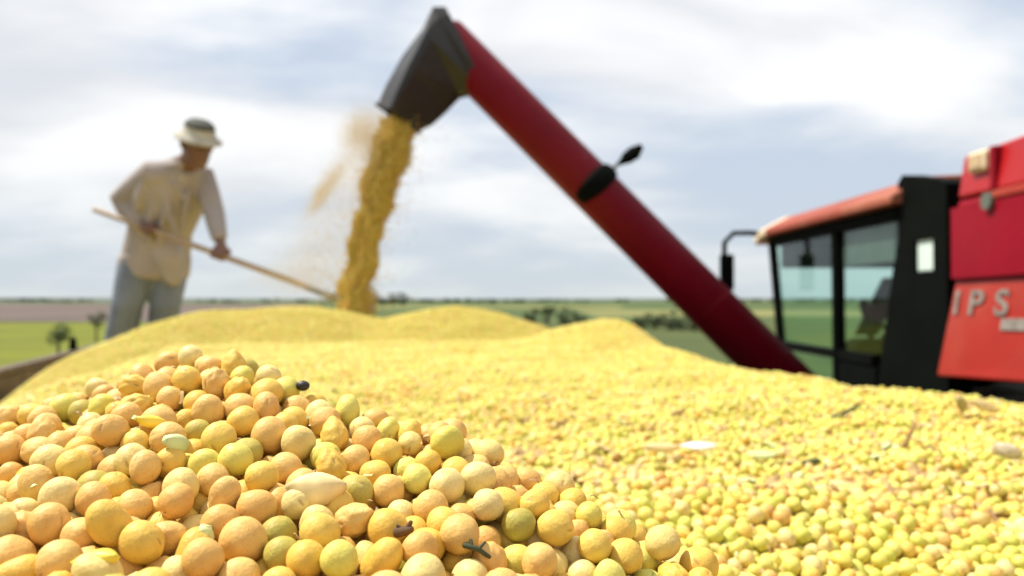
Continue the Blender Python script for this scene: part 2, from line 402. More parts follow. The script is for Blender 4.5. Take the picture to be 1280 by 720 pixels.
def lay_beans():
    g = np.random.default_rng(21); out_p, out_r = [], []
    for i in range(-13, 14):
        for j in range(-2, 24):
            x0, y0 = i * TILE, j * TILE
            cy = y0 + TILE / 2; cx = x0 + TILE / 2
            if abs(cx) > 0.76 * cy + 0.40 or cy > 5.2: continue
            x = TP[:, 0] + x0; y = TP[:, 1] + y0; h = TP[:, 2] - TOPZ
            dist = np.hypot(x, y)
            depth = np.where(dist < 0.7, -2.4 * BD, np.where(dist < 1.5, -1.35 * BD, -0.9 * BD))
            q = (h > depth) & (np.abs(x) < 0.72 * np.maximum(y, 0) + 0.24) & (y > -0.22)
            q &= g.random(len(x)) < np.clip(1.0 - (dist - 2.6) / 3.2, 0.0, 1)
            u, v = to_uv(x, y); q &= (u > 0.03) & (u < TW - 0.03) & (v < TV1 - 0.05) & (v > TV0 + 0.03)
            q &= (dist > 0.03)
            if not q.any(): continue
            out_p.append(np.stack([x[q], y[q], heap_h(x[q], y[q]) + h[q]], 1)); out_r.append(TR[q])
    return np.concatenate(out_p), np.concatenate(out_r)
BP, BR = lay_beans()
NB = len(BP)
_g = np.random.default_rng(3)
B_ROT = _g.random((NB, 3)) * 2 * math.pi
B_SHAPE = _g.choice(SHAPES, NB, p=[0.47, 0.29, 0.05, 0.12, 0.07])
def pick_cols():
    """the beans at the left are browner, those at the right yellower and greener, in drifts"""
    x, y = BP[:, 0], BP[:, 1]; dist = np.hypot(x, y)
    near = np.clip((0.40 - dist) / 0.12, 0, 1)
    warm = np.clip(0.62 - x / 0.10, 0.05, 1) * near + (1 - near) * np.clip(0.22 + 1.6 * vnoise(x * 6 + 3, y * 6 + 8), 0, 1)
    fd = np.clip((dist - 0.7) / 0.8, 0, 1)
    warm = warm * (1 - 0.75 * fd)
    w = np.stack([(0.62 * warm + 0.08) * (1 - 0.6 * fd), 0.20 + 0.20 * warm, 0.26 + 0 * warm, (0.030 + 0.012 * near) * (1 - fd), 0.55 * (1 - warm) + 0.06, (0.34 * (1 - near) + 0.06) * (1 - warm) + 0.02, 0.010 * (1 - near)], 1)
    cs = np.cumsum(w / w.sum(1, keepdims=True), 1); r = _g.random(NB)[:, None]
    return np.minimum((r > cs).sum(1), COLS - 1)
B_COL = pick_cols()

def visible_area():
    """photo pixels each near bean shows, by sampling rays against the near spheres"""
    px = 640 + FPX * BP[:, 0] / BP[:, 1].clip(0.02); py = 375 - FPX * BP[:, 2] / BP[:, 1].clip(0.02)
    near = np.where((BP[:, 1] > 0.05) & (BP[:, 1] < 0.55) & (px > -40) & (px < 1320) & (py < 770) & (py > 300))[0]
    W, Hh = 640, 360; zb = np.full((Hh, W), 9.0); ib = np.full((Hh, W), -1)
    for i in near[np.argsort(-BP[near, 1])]:
        r = BR[i] / BP[i, 1] * FPX / 2; cx, cy = px[i] / 2, py[i] / 2
        x0, x1 = int(max(0, cx - r)), int(min(W - 1, cx + r)) + 1; y0, y1 = int(max(0, cy - r)), int(min(Hh - 1, cy + r)) + 1
        if x1 <= x0 or y1 <= y0: continue
        yy, xx = np.mgrid[y0:y1, x0:x1]
        rr = ((xx - cx) ** 2 + (yy - cy) ** 2) / (r * r); z = BP[i, 1] - BR[i] * np.sqrt(np.clip(1 - rr, 0, 1))
        q = (rr < 1) & (z < zb[y0:y1, x0:x1]); zb[y0:y1, x0:x1][q] = z[q]; ib[y0:y1, x0:x1][q] = i
    return np.bincount(ib[ib >= 0], minlength=NB), px, py
B_AREA, B_PX, B_PY = visible_area()
KEEP = np.argsort(-B_AREA)[:300]
KEEP = KEEP[np.argsort(B_PY[KEEP])]
MASK = np.ones(NB, bool); MASK[KEEP] = False

def points_object(name, pts, rot, scl, idx, source, mat=None):
    me = bpy.data.meshes.new(name); me.vertices.add(len(pts)); me.vertices.foreach_set('co', np.asarray(pts, np.float32).ravel())
    a = me.attributes.new('turn', 'FLOAT_VECTOR', 'POINT'); a.data.foreach_set('vector', np.asarray(rot, np.float32).ravel())
    a = me.attributes.new('size', 'FLOAT_VECTOR', 'POINT'); a.data.foreach_set('vector', np.asarray(scl, np.float32).ravel())
    a = me.attributes.new('pick', 'INT', 'POINT'); a.data.foreach_set('value', np.asarray(idx, np.int32))
    o = bpy.data.objects.new(name, me); link(o)
    ng = bpy.data.node_groups.new(name + '_scatter', 'GeometryNodeTree')
    ng.interface.new_socket('Geometry', in_out='INPUT', socket_type='NodeSocketGeometry'); ng.interface.new_socket('Geometry', in_out='OUTPUT', socket_type='NodeSocketGeometry')
    N = ng.nodes; L = ng.links
    gi = N.new('NodeGroupInput'); go = N.new('NodeGroupOutput'); ip = N.new('GeometryNodeInstanceOnPoints')
    ci = N.new('GeometryNodeCollectionInfo'); ci.inputs['Collection'].default_value = source; ci.inputs['Separate Children'].default_value = True; ci.inputs['Reset Children'].default_value = True
    def attr(nm, t):
        n = N.new('GeometryNodeInputNamedAttribute'); n.data_type = t; n.inputs['Name'].default_value = nm
        return [s for s in n.outputs if s.enabled and s.name == 'Attribute'][0]
    e = N.new('FunctionNodeEulerToRotation')
    L.new(gi.outputs[0], ip.inputs['Points']); L.new(ci.outputs[0], ip.inputs['Instance']); ip.inputs['Pick Instance'].default_value = True
    L.new(attr('pick', 'INT'), ip.inputs['Instance Index']); L.new(attr('turn', 'FLOAT_VECTOR'), e.inputs[0]); L.new(e.outputs[0], ip.inputs['Rotation'])
    L.new(attr('size', 'FLOAT_VECTOR'), ip.inputs['Scale']); L.new(ip.outputs[0], go.inputs[0])
    md = o.modifiers.new('scatter', 'NODES'); md.node_group = ng
    return o
UP = np.array([0, 0, CZ])
loose = points_object('loose_soybeans', BP[MASK] + UP, B_ROT[MASK], np.repeat(BR[MASK][:, None], 3, 1), (B_SHAPE * COLS + B_COL)[MASK], lo_col)
tag(loose, 'countless pale yellow soybeans covering the heap in the trailer', 'soybeans', kind='stuff')

# the body of the heap under the loose beans
def heap_body():
    def axis(lo, hi, c, d0, gr, dmax):
        out = [c]; d = d0
        while out[-1] < hi: out.append(min(hi, out[-1] + d)); d = min(d * gr, dmax)
        d = d0
        while out[0] > lo: out.insert(0, max(lo, out[0] - d)); d = min(d * gr, dmax)
        return np.array(out)
    cu, cv = to_uv(0, 0.15)
    U = axis(0.012, TW - 0.012, cu, 0.005, 1.03, 0.028); V = axis(TV0 + 0.012, TV1 - 0.012, cv, 0.005, 1.025, 0.03)
    uu, vv = np.meshgrid(U, V, indexing='ij'); x, y = from_uv(uu, vv)
    h = heap_h(x, y); dist = np.hypot(x, y)
    h -= np.clip((1.0 - (dist - 2.6) / 3.2), 0.25, 1) * BD * 0.75
    h -= np.where(dist < 0.12, 0.004, 0)
    n, m = uu.shape
    co = np.stack([x, y, h + CZ], -1).reshape(-1, 3)
    idx = np.arange(n * m).reshape(n, m)
    f = np.stack([idx[:-1, :-1], idx[1:, :-1], idx[1:, 1:], idx[:-1, 1:]], -1).reshape(-1, 4)
    me = bpy.data.meshes.new('soybean_heap'); me.from_pydata(co.tolist(), [], f.tolist())
    me.polygons.foreach_set('use_smooth', [True] * len(me.polygons))
    m_, nt, b = node_mat('heaped_soybeans'); N = nt.nodes; L = nt.links
    tc = N.new('ShaderNodeTexCoord')
    vo = N.new('ShaderNodeTexVoronoi'); vo.inputs['Scale'].default_value = 125; L.new(tc.outputs['Object'], vo.inputs['Vector'])
    cr = N.new('ShaderNodeValToRGB'); e = cr.color_ramp.elements
    e[0].color = (0.55, 0.43, 0.125, 1); e[1].color = (0.64, 0.55, 0.19, 1); e[0].position = 0.1; e[1].position = 0.9
    sp = N.new('ShaderNodeSeparateColor'); L.new(vo.outputs['Color'], sp.inputs[0]); L.new(sp.outputs[0], cr.inputs[0])
    n1 = N.new('ShaderNodeTexNoise'); n1.inputs['Scale'].default_value = 3.5; n1.inputs['Detail'].default_value = 5; L.new(tc.outputs['Object'], n1.inputs['Vector'])
    mr = N.new('ShaderNodeMapRange'); mr.inputs['From Min'].default_value = 0.42; mr.inputs['From Max'].default_value = 0.68; mr.inputs['To Max'].default_value = 0.45; L.new(n1.outputs['Fac'], mr.inputs['Value'])
    mx = N.new('ShaderNodeMix'); mx.data_type = 'RGBA'; L.new(mr.outputs[0], mx.inputs[0]); L.new(cr.outputs[0], mx.inputs[6]); mx.inputs[7].default_value = (0.56, 0.37, 0.10, 1)
    L.new(mx.outputs[2], b.inputs['Base Color']); b.inputs['Roughness'].default_value = 0.6
    bp = N.new('ShaderNodeBump'); bp.inputs['Strength'].default_value = 0.8; bp.inputs['Distance'].default_value = 0.005; bp.invert = True
    L.new(vo.outputs['Distance'], bp.inputs['Height']); L.new(bp.outputs[0], b.inputs['Normal'])
    me.materials.append(m_)
    o = bpy.data.objects.new('soybean_heap', me); link(o)
    tag(o, 'big yellow heap of harvested soybeans filling the trailer', 'soybean heap', kind='stuff')
heap_body()
# ------------------------------------------------------------------ landscape
def field_mat(name, stops, scale, stretch=(1, 1, 1), rough=0.9, rows=0.0):
    m, nt, b = node_mat(name); N = nt.nodes; L = nt.links
    tc = N.new('ShaderNodeTexCoord'); mp = N.new('ShaderNodeMapping'); mp.inputs['Scale'].default_value = stretch; L.new(tc.outputs['Object'], mp.inputs[0])
    n = N.new('ShaderNodeTexNoise'); n.inputs['Scale'].default_value = scale; n.inputs['Detail'].default_value = 8; n.inputs['Roughness'].default_value = 0.62
    L.new(mp.outputs[0], n.inputs['Vector'])
    cr = N.new('ShaderNodeValToRGB'); e = cr.color_ramp.elements
    while len(e) < len(stops): e.new(0.5)
    for el, (p, c) in zip(e, stops): el.position = p; el.color = (*c, 1)
    L.new(n.outputs['Fac'], cr.inputs[0]); L.new(cr.outputs[0], b.inputs['Base Color'])
    b.inputs['Roughness'].default_value = rough; b.inputs['Specular IOR Level'].default_value = 0.1
    bp = N.new('ShaderNodeBump'); bp.inputs['Strength'].default_value = 0.6; bp.inputs['Distance'].default_value = 0.3
    L.new(n.outputs['Fac'], bp.inputs['Height']); L.new(bp.outputs[0], b.inputs['Normal'])
    return m
def sheet(name, poly, z, mat):
    bm = new(); bm.faces.new([bm.verts.new((x, y, z)) for x, y in poly])
    o = obj(name, bm, mat); return tag(o, kind='structure')
GRASS = field_mat('meadow', [(0.3, (0.05, 0.075, 0.028)), (0.55, (0.075, 0.105, 0.036)), (0.75, (0.125, 0.14, 0.05))], 0.02)
CROP = field_mat('bright_crop', [(0.3, (0.085, 0.10, 0.014)), (0.55, (0.14, 0.155, 0.016)), (0.8, (0.21, 0.20, 0.03))], 0.07)
PLOUGH = field_mat('ploughed_earth', [(0.3, (0.09, 0.068, 0.060)), (0.6, (0.135, 0.105, 0.09)), (0.8, (0.12, 0.115, 0.06))], 0.03, (1, 0.25, 1))
STUBBLE = field_mat('pale_stubble', [(0.3, (0.14, 0.15, 0.05)), (0.7, (0.21, 0.20, 0.08))], 0.03, (1, 0.3, 1))
SOIL = field_mat('bare_track_soil', [(0.3, (0.10, 0.08, 0.045)), (0.7, (0.20, 0.16, 0.09))], 0.6)
sheet('ground', [(-9000, -9000), (9000, -9000), (9000, 9000), (-9000, 9000)], 0.0, GRASS)
sheet('farm_yard', [(-14, -16), (14, -16), (13, 26), (-12, 25)], 0.02, SOIL)
sheet('crop_field', [(-130, 27), (-11, 26), (-15, 60), (-50, 112), (-260, 118)], 0.03, CROP)
sheet('ploughed_field', [(-700, 128), (-52, 116), (-70, 300), (-170, 640), (-1600, 640)], 0.05, PLOUGH)
sheet('meadow_field', [(-12, 27), (60, 27), (110, 120), (-30, 120)], 0.03, field_mat('green_crop', [(0.3, (0.052, 0.07, 0.024)), (0.7, (0.092, 0.11, 0.036))], 0.06))
sheet('stubble_field', [(16, 150), (75, 150), (110, 260), (20, 260)], 0.05, STUBBLE)
sheet('stubble_strip', [(-60, 300), (40, 300), (60, 420), (-90, 420)], 0.07, STUBBLE)
# low hills at the horizon
def hills(name, y0, y1, x0, x1, amp, seed, mat, base=0.0):
    bm = new(); nx, ny = 60, 12; g = [[None] * (ny + 1) for _ in range(nx + 1)]
    for i in range(nx + 1):
        for j in range(ny + 1):
            x = x0 + (x1 - x0) * i / nx; y = y0 + (y1 - y0) * j / ny
            e = math.sin(math.pi * j / ny) * min(1, min(i, nx - i) / 6)
            z = base - 0.5 + amp * e * (0.75 + 0.9 * float(vnoise(np.array(i * 0.17 + seed), np.array(j * 0.25 + seed * 2))))
            g[i][j] = bm.verts.new((x, y, z))
    for i in range(nx):
        for j in range(ny): bm.faces.new((g[i][j], g[i + 1][j], g[i + 1][j + 1], g[i][j + 1]))
    o = obj(name, bm, mat, smooth=True); return tag(o, kind='structure')
FARHILL = field_mat('far_hill', [(0.3, (0.075, 0.095, 0.085)), (0.7, (0.13, 0.14, 0.11))], 0.006)
hills('hills', 2200, 4200, -4200, 4200, 15, 3, FARHILL)
hills('hills', 900, 1800, -2400, -500, 7, 9, FARHILL)

LEAF = [paint('foliage_dark', (0.040, 0.062, 0.016), 0.7, var=0.3, scale=3), paint('foliage_mid', (0.060, 0.090, 0.022), 0.7, var=0.3, scale=3),
        paint('foliage_olive', (0.090, 0.105, 0.030), 0.7, var=0.3, scale=3)]
BARK = paint('bark', (0.10, 0.075, 0.055), 0.85, var=0.3, scale=10, bump=0.4)
def tree(name, x, y, h, w, label, cat, seed, leafk, trunk=0.3, group=None, n=700):
    g = random.Random(seed); root = thing(name, (x, y, 0), label, cat, group)
    bm = new(); lean = g.uniform(-.04, .04) * h
    tube(bm, [(x, y, -0.1), (x + lean * .4, y, h * trunk), (x + lean, y, h * 0.72)], [w * .05 + .03, w * .04 + .02, 0.02], 8)
    lobes = []
    for k in range(9):
        a = g.uniform(0, 6.28); rr = g.uniform(0.1, 0.36) * w; zz = h * g.uniform(trunk + 0.08, 0.84)
        c = Vector((x + rr * math.cos(a), y + rr * math.sin(a), zz)); lobes.append((c, g.uniform(.16, .30) * w, g.uniform(.10, .17) * h))
        tube(bm, [(x + lean * .4, y, h * trunk * g.uniform(.7, 1.3)), c], [w * .022 + .01, .008], 5)
    obj('trunk', bm, BARK, root)
    bm = new()
    for _ in range(n):
        c, a, b = g.choice(lobes); d = Vector((g.gauss(0, 1), g.gauss(0, 1), g.gauss(0, 1))).normalized() * g.uniform(.55, 1.06)
        p = c + Vector((d.x * a, d.y * a, d.z * b)); s = g.uniform(.03, .07) * w
        q = Euler((g.uniform(0, 6), g.uniform(0, 6), g.uniform(0, 6))).to_matrix()
        v = [bm.verts.new(p + q @ Vector(t) * s) for t in ((-1, 0, 0), (0, -.6, .15), (1, 0, 0), (0, .6, .15))]
        bm.faces.new(v)
    me_o = obj('crown', bm, LEAF, root)
    for k, pl in enumerate(me_o.data.polygons): pl.material_index = min(2, max(0, leafk + g.choice((-1, 0, 0, 1))))
    return root
HED = 'bushes of the hedge beyond the heap'
hedge = [(662, 100, 2.3), (685, 98, 2.6), (706, 96, 2.4), (724, 95, 2.1), (800, 88, 1.7), (818, 86, 2.0), (836, 84, 2.1), (852, 83, 2.4), (868, 80, 1.9), (884, 78, 1.5)]
for k, (px, d, h) in enumerate(hedge):
    n_ = ('first', 'second', 'third', 'fourth', 'fifth', 'sixth')[k if k < 4 else k - 4]
    where = n_ + ' from left in the dip between the heap tops' if k < 4 else n_ + ' from left beside the red auger'
    tree('hedge_bush', (px - 640) / FPX * d, d, h, 2.6, 'green hedge bush, ' + where, 'bush', 40 + k, 0, 0.08, HED, 420)
tree('small_tree', (74 - 640) / FPX * 42, 42, 2.1, 1.3, 'small dark tree standing alone in the bright crop field at left', 'tree', 3, 1, 0.45, None, 500)
tree('small_tree', (121 - 640) / FPX * 60, 60, 2.5, 1.3, 'thin olive tree just left of the shoveling person', 'tree', 4, 2, 0.4, None, 400)
for k, (px, d, h, w) in enumerate([(476, 420, 6.8, 8), (490, 420, 7.4, 9), (504, 425, 7.4, 9), (616, 480, 4.8, 5)]):
    lab = ('left', 'middle', 'right')[min(k, 2)] + ' tree of the dark clump on the horizon beside the falling grain' if k < 3 else 'lone small tree on the horizon above the heap, right of the tree clump'
    tree('far_tree', (px - 640) / FPX * d, d, h, w, lab, 'tree', 80 + k, 0, 0.15, 'trees of the clump on the horizon' if k < 3 else None, 350)
def woods():
    g = random.Random(8); bm = new()
    for x in range(-1900, 1900, 13):
        if g.random() < 0.25 + 0.25 * math.sin(x * 0.011): continue
        y = 1150 + 160 * math.sin(x * 0.004) + g.uniform(-40, 40); r = g.uniform(7, 14); h = g.uniform(2.2, 5.2)
        for _ in range(16):
            c = Vector((x + g.uniform(-r, r), y + g.uniform(-r, r), h * g.uniform(.15, .9))); s = g.uniform(1.2, 3)
            q = Euler((g.uniform(0, 6), g.uniform(0, 6), g.uniform(0, 6))).to_matrix()
            bm.faces.new([bm.verts.new(c + q @ Vector(t) * s) for t in ((-1, 0, 0), (0, -1, .2), (1, 0, 0), (0, 1, .2))])
    tag(obj('distant_woods', bm, LEAF[0]), 'thin dark line of distant woods along the horizon', 'woods', kind='stuff')
woods()

# ------------------------------------------------------------------ trailer
def trailer():
    c = from_uv(TW / 2, 3.1); root = thing('grain_trailer', (c[0], c[1], 0), 'high sided grain trailer with dark wooden boards holding the soybean heap', 'trailer')
    def q(u0, u1, v0, v1, z0, z1, bm):
        lo = [Vector((*from_uv(u, v), z0)) for u, v in ((u0, v0), (u1, v0), (u1, v1), (u0, v1))]
        return loft(bm, [lo, [p + Vector((0, 0, z1 - z0)) for p in lo]])
    zt = CZ - 0.335; zb = 1.30; T = 0.035
    nb = 5; hh = (zt - zb) / nb
    for k in range(nb):
        z0, z1 = zb + k * hh + 0.005, zb + (k + 1) * hh - 0.005
        obj('side_board', q(-T, 0, TV0, TV1, z0, z1, new()), WOOD, root, bevel=0.004)
        obj('side_board', q(TW, TW + T, TV0, TV1, z0, z1, new()), WOOD, root, bevel=0.004)
        obj('end_board', q(0.002, TW - 0.002, TV1 - T, TV1 - 0.002, z0, z1, new()), WOOD, root, bevel=0.004)
        obj('end_board', q(0.002, TW - 0.002, TV0 + 0.002, TV0 + T, z0, z1, new()), WOOD, root, bevel=0.004)
    for u0, u1 in ((-T - 0.012, 0.012), (TW - 0.012, TW + T + 0.012)):
        obj('top_rail', q(u0, u1, TV0 - 0.01, TV1 + 0.01, zt, zt + 0.03, new()), WOOD, root, bevel=0.005)
    for v in (0.1, 1.5, 2.9, 4.2, 5.5, 6.8):
        for u0, u1 in ((-T - 0.072, -T - 0.002), (TW + T + 0.002, TW + T + 0.072)):
            obj('stake', q(u0, u1, v, v + 0.08, zb - 0.1, zt - 0.004, new()), GREYGREEN, root, bevel=0.006)
    obj('floor', q(-T, TW + T, TV0, TV1, zb - 0.12, zb - 0.002, new()), WOOD, root)
    for u0, u1 in ((0.5, 0.65), (TW - 0.65, TW - 0.5)):
        obj('chassis_beam', q(u0, u1, TV0, TV1, zb - 0.36, zb - 0.125, new()), BLACK, root)
    for v in (0.8, 5.2, 6.3):
        for u, s in ((0.28, 1), (TW - 0.28, -1)):
            p = Vector((*from_uv(u, v), 0.48)); ax = Vector((TN[0], TN[1], 0))
            w = obj('wheel', tube(new(), [p - ax * .14, p - ax * .11, p + ax * .11, p + ax * .14], [.42, .48, .48, .42], 28), RUBBER, root, smooth=False)
            obj('rim', tube(new(), [p - ax * .15, p + ax * .15], [.26, .26], 20), STEEL, w)
    # dark steel latch standing on the left board beside the person's leg
    p = Vector((*from_uv(-0.02, 5.05), zt + 0.03))
    obj('latch', tube(new(), [p, p + Vector((0, 0, .06))], [.025, .02], 8, True), BLACK, root)
trailer()

# ------------------------------------------------------------------ combine harvester
def combine():
    X = 1.65
    root = thing('combine_harvester', (2.7, 2.2, 0), 'red combine harvester with black cab corner unloading soybeans through its raised auger', 'combine harvester')
    Z = lambda z: CZ + z
    # --- grain tank
    tank = obj('grain_tank', box(new(), 1.66, 3.9, 0.4, 2.975, Z(-.05), Z(.372)), CRIMSON, root, bevel=0.02)
    ext = new()
    prism(ext, [(X + .004, 2.955, Z(.376)), (X + .004, 0.4, Z(.376)), (X + .03, 0.4, Z(.60)), (X + .03, 2.955, Z(.535))], (2.2, 0, 0))
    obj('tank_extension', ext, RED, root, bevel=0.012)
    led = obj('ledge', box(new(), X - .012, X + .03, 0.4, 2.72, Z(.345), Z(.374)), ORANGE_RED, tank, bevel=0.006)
    # cream work lamp and the dark latch beside it
    lamp = obj('work_lamp', box(new(), X - .006, X + .03, 2.765, 2.875, Z(.452), Z(.53)), CREAM, root, bevel=0.015)
    obj('lens', box(new(), X - .010, X - .0065, 2.785, 2.857, Z(.467), Z(.516)), paint('amber_lens', (0.5, 0.36, 0.2), 0.3), lamp, bevel=0.002)
    lt = obj('latch', box(new(), X - .004, X + .03, 2.715, 2.745, Z(.38), Z(.53)), CRIMSON, root, bevel=0.006)
    obj('knob', tube(new(), [(X - .022, 2.735, Z(.34)), (X + .01, 2.735, Z(.34))], [.03, .03], 14), GREYGREEN, lt)
    # --- lower side panel, leaning out towards its foot, with the lettering
    px0 = X + .012; px1 = X - .045
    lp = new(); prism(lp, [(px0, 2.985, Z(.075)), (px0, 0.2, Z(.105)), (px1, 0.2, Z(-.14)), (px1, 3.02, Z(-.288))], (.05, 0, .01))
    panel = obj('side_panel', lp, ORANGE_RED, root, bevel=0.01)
    up = new(); prism(up, [(X - .006, 2.98, Z(.342)), (X - .006, 0.2, Z(.342)), (X - .006, 0.2, Z(.11)), (X - .006, 2.98, Z(.08))], (.012, 0, 0))
    obj('upper_panel', up, CRIMSON, root)
    cp = new(); prism(cp, [(X + .03, 2.99, Z(.02)), (X + .02, 3.02, Z(-.288)), (X + .03, 3.27, Z(-.288)), (X + .05, 3.10, Z(-.05))], (.05, 0, 0))
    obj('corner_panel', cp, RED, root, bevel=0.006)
    slope_p = (px1 - px0) / (-0.35)
    def letters(txt, size, ytop, zbase, stretch=1.0, mat=LETTER):
        cu = bpy.data.curves.new('lettering', 'FONT'); cu.body = txt; cu.size = size; cu.extrude = 0.0015; cu.offset = size * 0.018; cu.space_character = 1.12
        tmp = bpy.data.objects.new('lettering', cu); COL.objects.link(tmp)
        dg = bpy.context.evaluated_depsgraph_get(); me = bpy.data.meshes.new_from_object(tmp.evaluated_get(dg))
        bpy.data.objects.remove(tmp)
        bm = new(); bm.from_mesh(me)
        slope = (px1 - px0) / (-0.35)        # dx per metre of height on the panel
        for v in bm.verts:
            a, b, c = v.co; zz = zbase + b
            xs = px0 + (0.085 - zz) * slope * -1.0 - 0.003 - c
            v.co = Vector((xs, ytop - a * stretch, Z(zz)))
        return obj('letter', bm, mat, panel)
    for ch, yy in (('I', 2.968), ('P', 2.87), ('S', 2.715)): letters(ch, 0.122, yy, -0.05, 1.45)
    obj('stripe', prism(new(), [(px0 + (.085 - zz) * -slope_p - .004, yy, Z(zz)) for yy, zz in ((2.66, -.062), (2.2, -.05), (2.2, -.09), (2.66, -.10))], (.003, 0, 0)), LETTER, panel)
    # --- body under the tank
    body = obj('body', box(new(), 1.95, 4.1, -2.4, 3.3, Z(-2.2), Z(-.34)), GREYGREEN, root, bevel=0.03)
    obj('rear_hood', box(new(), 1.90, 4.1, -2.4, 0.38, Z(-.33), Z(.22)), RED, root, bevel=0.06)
    for y in (2.2, 2.55, 2.9, 3.2):
        obj('bracket', box(new(), 1.74, 1.94, y, y + .06, Z(-.62), Z(-.36)), STEEL, body)
    obj('belt_guard', prism(new(), [(1.78, 1.4, Z(-.38)), (1.78, 3.05, Z(-.40)), (1.78, 3.05, Z(-.9)), (1.78, 1.4, Z(-1.0))], (.06, 0, 0)), GREYGREEN, body)
    # --- cab
    xr = 3.25
    roof = new()
    prof = [(X - .05, .405), (X - .05, .445), (X + .10, .525), (2.45, .560), (xr - .1, .525), (xr + .05, .445), (xr + .05, .405)]
    loft(roof, [[Vector((x, y, Z(z - s * .03))) for x, z in prof] for y, s in ((3.36, 0), (5.12, 0), (5.22, 1.5))])
    rf = obj('roof', roof, ROOF, root, bevel=0.012)
    lip = new(); loft(lip, [[Vector((x, y, Z(z - s * .03))) for x, z in [(q[0] - .004 if q[0] < 2 else q[0] + .004, q[1] + (.004 if q[1] > .44 else -.002)) for q in prof]] for y, s in ((5.02, 0), (5.13, 0), (5.235, 1.5))])
    obj('roof_lip', lip, CREAM, rf, bevel=0.01)
    obj('roof_liner', box(new(), X, xr, 3.42, 5.12, Z(.345), Z(.403)), BLACK, root)
    def post(pts, r, name='cab_post'):
        return obj(name, tube(new(), pts, r, 8), BLACK, root)
    for x in (X + .02, xr - .02):
        post([(x, 5.10, Z(.36)), (x, 4.92, Z(-.35)), (x, 4.90, Z(-1.2))], .028)
        post([(x, 4.08, Z(.36)), (x, 4.06, Z(-1.2))], .034)
    # black rear corner with its little window
    rc = new(); w0, w1, wz0, wz1 = 3.12, 3.265, .115, .245
        # four plates round the opening
    def plate(poly, nm='rear_corner'): return prism(rc, [(X, y, Z(z)) for y, z in poly], (.09, 0, 0))
    plate([(3.36, .528), (3.40, .50), (3.40, wz1), (3.02, wz1), (3.02, .445), (3.07, .465)])
    plate([(3.40, wz1), (3.455, wz0), (w1, wz0), (w1, wz1)])
    plate([(w0, wz1), (w0, wz0), (3.02, wz0), (3.02, wz1)])
    plate([(3.455, wz0), (3.62, -.45), (3.62, -1.2), (3.02, -1.2), (3.02, wz0)])
    crn = obj('rear_corner', rc, BLACK, root)
    obj('corner_pane', prism(new(), [(X + .012, y, Z(z)) for y, z in ((w0 - .004, wz0 - .004), (w1 + .004, wz0 - .004), (w1 + .004, wz1 + .004), (w0 - .004, wz1 + .004))], (.03, 0, 0)),
        paint('sky_reflection_pane', (0.62, 0.74, 0.66), 0.25, var=0.05), crn, bevel=0.01)  # opaque pane; the sky it reflects is put into its pale colour
    obj('cab_back', box(new(), X + .1, xr, 3.40, 3.46, Z(-1.2), Z(.34)), BLACK, root)
    def pane(name, poly): return obj(name, prism(new(), poly, (.006, 0, 0) if abs(poly[0][0] - poly[2][0]) < .05 else (0, .006, 0)), GLASS, root)
    for x in (X + .02, xr - .02):
        pane('side_window', [(x, 5.06, Z(.345)), (x, 4.11, Z(.345)), (x, 4.10, Z(-.25)), (x, 4.93, Z(-.25))])
        pane('door_window', [(x, 4.05, Z(.345)), (x, 3.41, Z(.345)), (x, 3.59, Z(-.25)), (x, 4.04, Z(-.25))])
        obj('window_sill', box(new(), x - .02, x + .02, 3.66, 4.93, Z(-.30), Z(-.252)), BLACK, root)
        pane('lower_glass', [(x, 4.92, Z(-.31)), (x, 4.10, Z(-.31)), (x, 4.09, Z(-.9)), (x, 4.90, Z(-.9))])
        obj('lower_door', box(new(), x - .02, x + .02, 3.62, 4.03, Z(-1.2), Z(-.31)), BLACK, root)
    pane('windshield', [(X + .05, 5.09, Z(.345)), (xr - .05, 5.09, Z(.345)), (xr - .05, 4.93, Z(-.9)), (X + .05, 4.93, Z(-.9))])
    obj('sun_visor', box(new(), X + .04, xr - .04, 4.98, 5.0, Z(.20), Z(.34)), paint('smoked_visor', (0.09, 0.11, 0.09), 0.5), root)
    obj('door_visor', box(new(), X + .035, X + .05, 3.5, 4.04, Z(.17), Z(.342)), paint('smoked_visor', (0.09, 0.11, 0.09), 0.5), root)
    obj('cab_floor', box(new(), X + .03, xr - .03, 3.47, 4.9, Z(-1.25), Z(-1.2)), BLACK, root)
    # inside
    seat = obj('seat', box(new(), 2.2, 2.7, 3.75, 4.25, Z(-.72), Z(-.58)), BLACK, root, bevel=0.04)
    obj('backrest', prism(new(), [(2.2, 3.72, Z(-.58)), (2.2, 3.84, Z(-.58)), (2.2, 3.72, Z(.10)), (2.2, 3.60, Z(.10))], (.5, 0, 0)), BLACK, seat, bevel=0.04)
    col_ = obj('steering_column', tube(new(), [(2.25, 5.0, Z(-1.1)), (2.22, 4.92, Z(-.42)), (2.30, 4.74, Z(-.16))], [.10, .08, .045], 10), BLACK, root)
    wh = new(); c = Vector((2.31, 4.72, Z(-.12))); n = Vector((.12, -.45, .88)).normalized(); a, b = frame_of(n)
    ring = [c + a * (.2 * math.cos(t)) + b * (.2 * math.sin(t)) for t in [k * math.pi / 14 for k in range(29)]]
    tube(wh, ring, .016, 8)
    for t in (0.5, 2.6, 4.7): tube(wh, [c, c + a * (.2 * math.cos(t)) + b * (.2 * math.sin(t))], .012, 6)
    obj('steering_wheel', wh, BLACK, col_)
    obj('wiper_box', prism(new(), [(2.15, 4.99, Z(-.22)), (2.30, 4.99, Z(-.22)), (2.45, 4.99, Z(.14)), (2.33, 4.99, Z(.14))], (0, .03, 0)), BLACK, root, bevel=0.01)
    cons = obj('console', box(new(), X + .10, X + .42, 4.0, 4.25, Z(-1.15), Z(-.20)), BLACK, root, bevel=0.05)
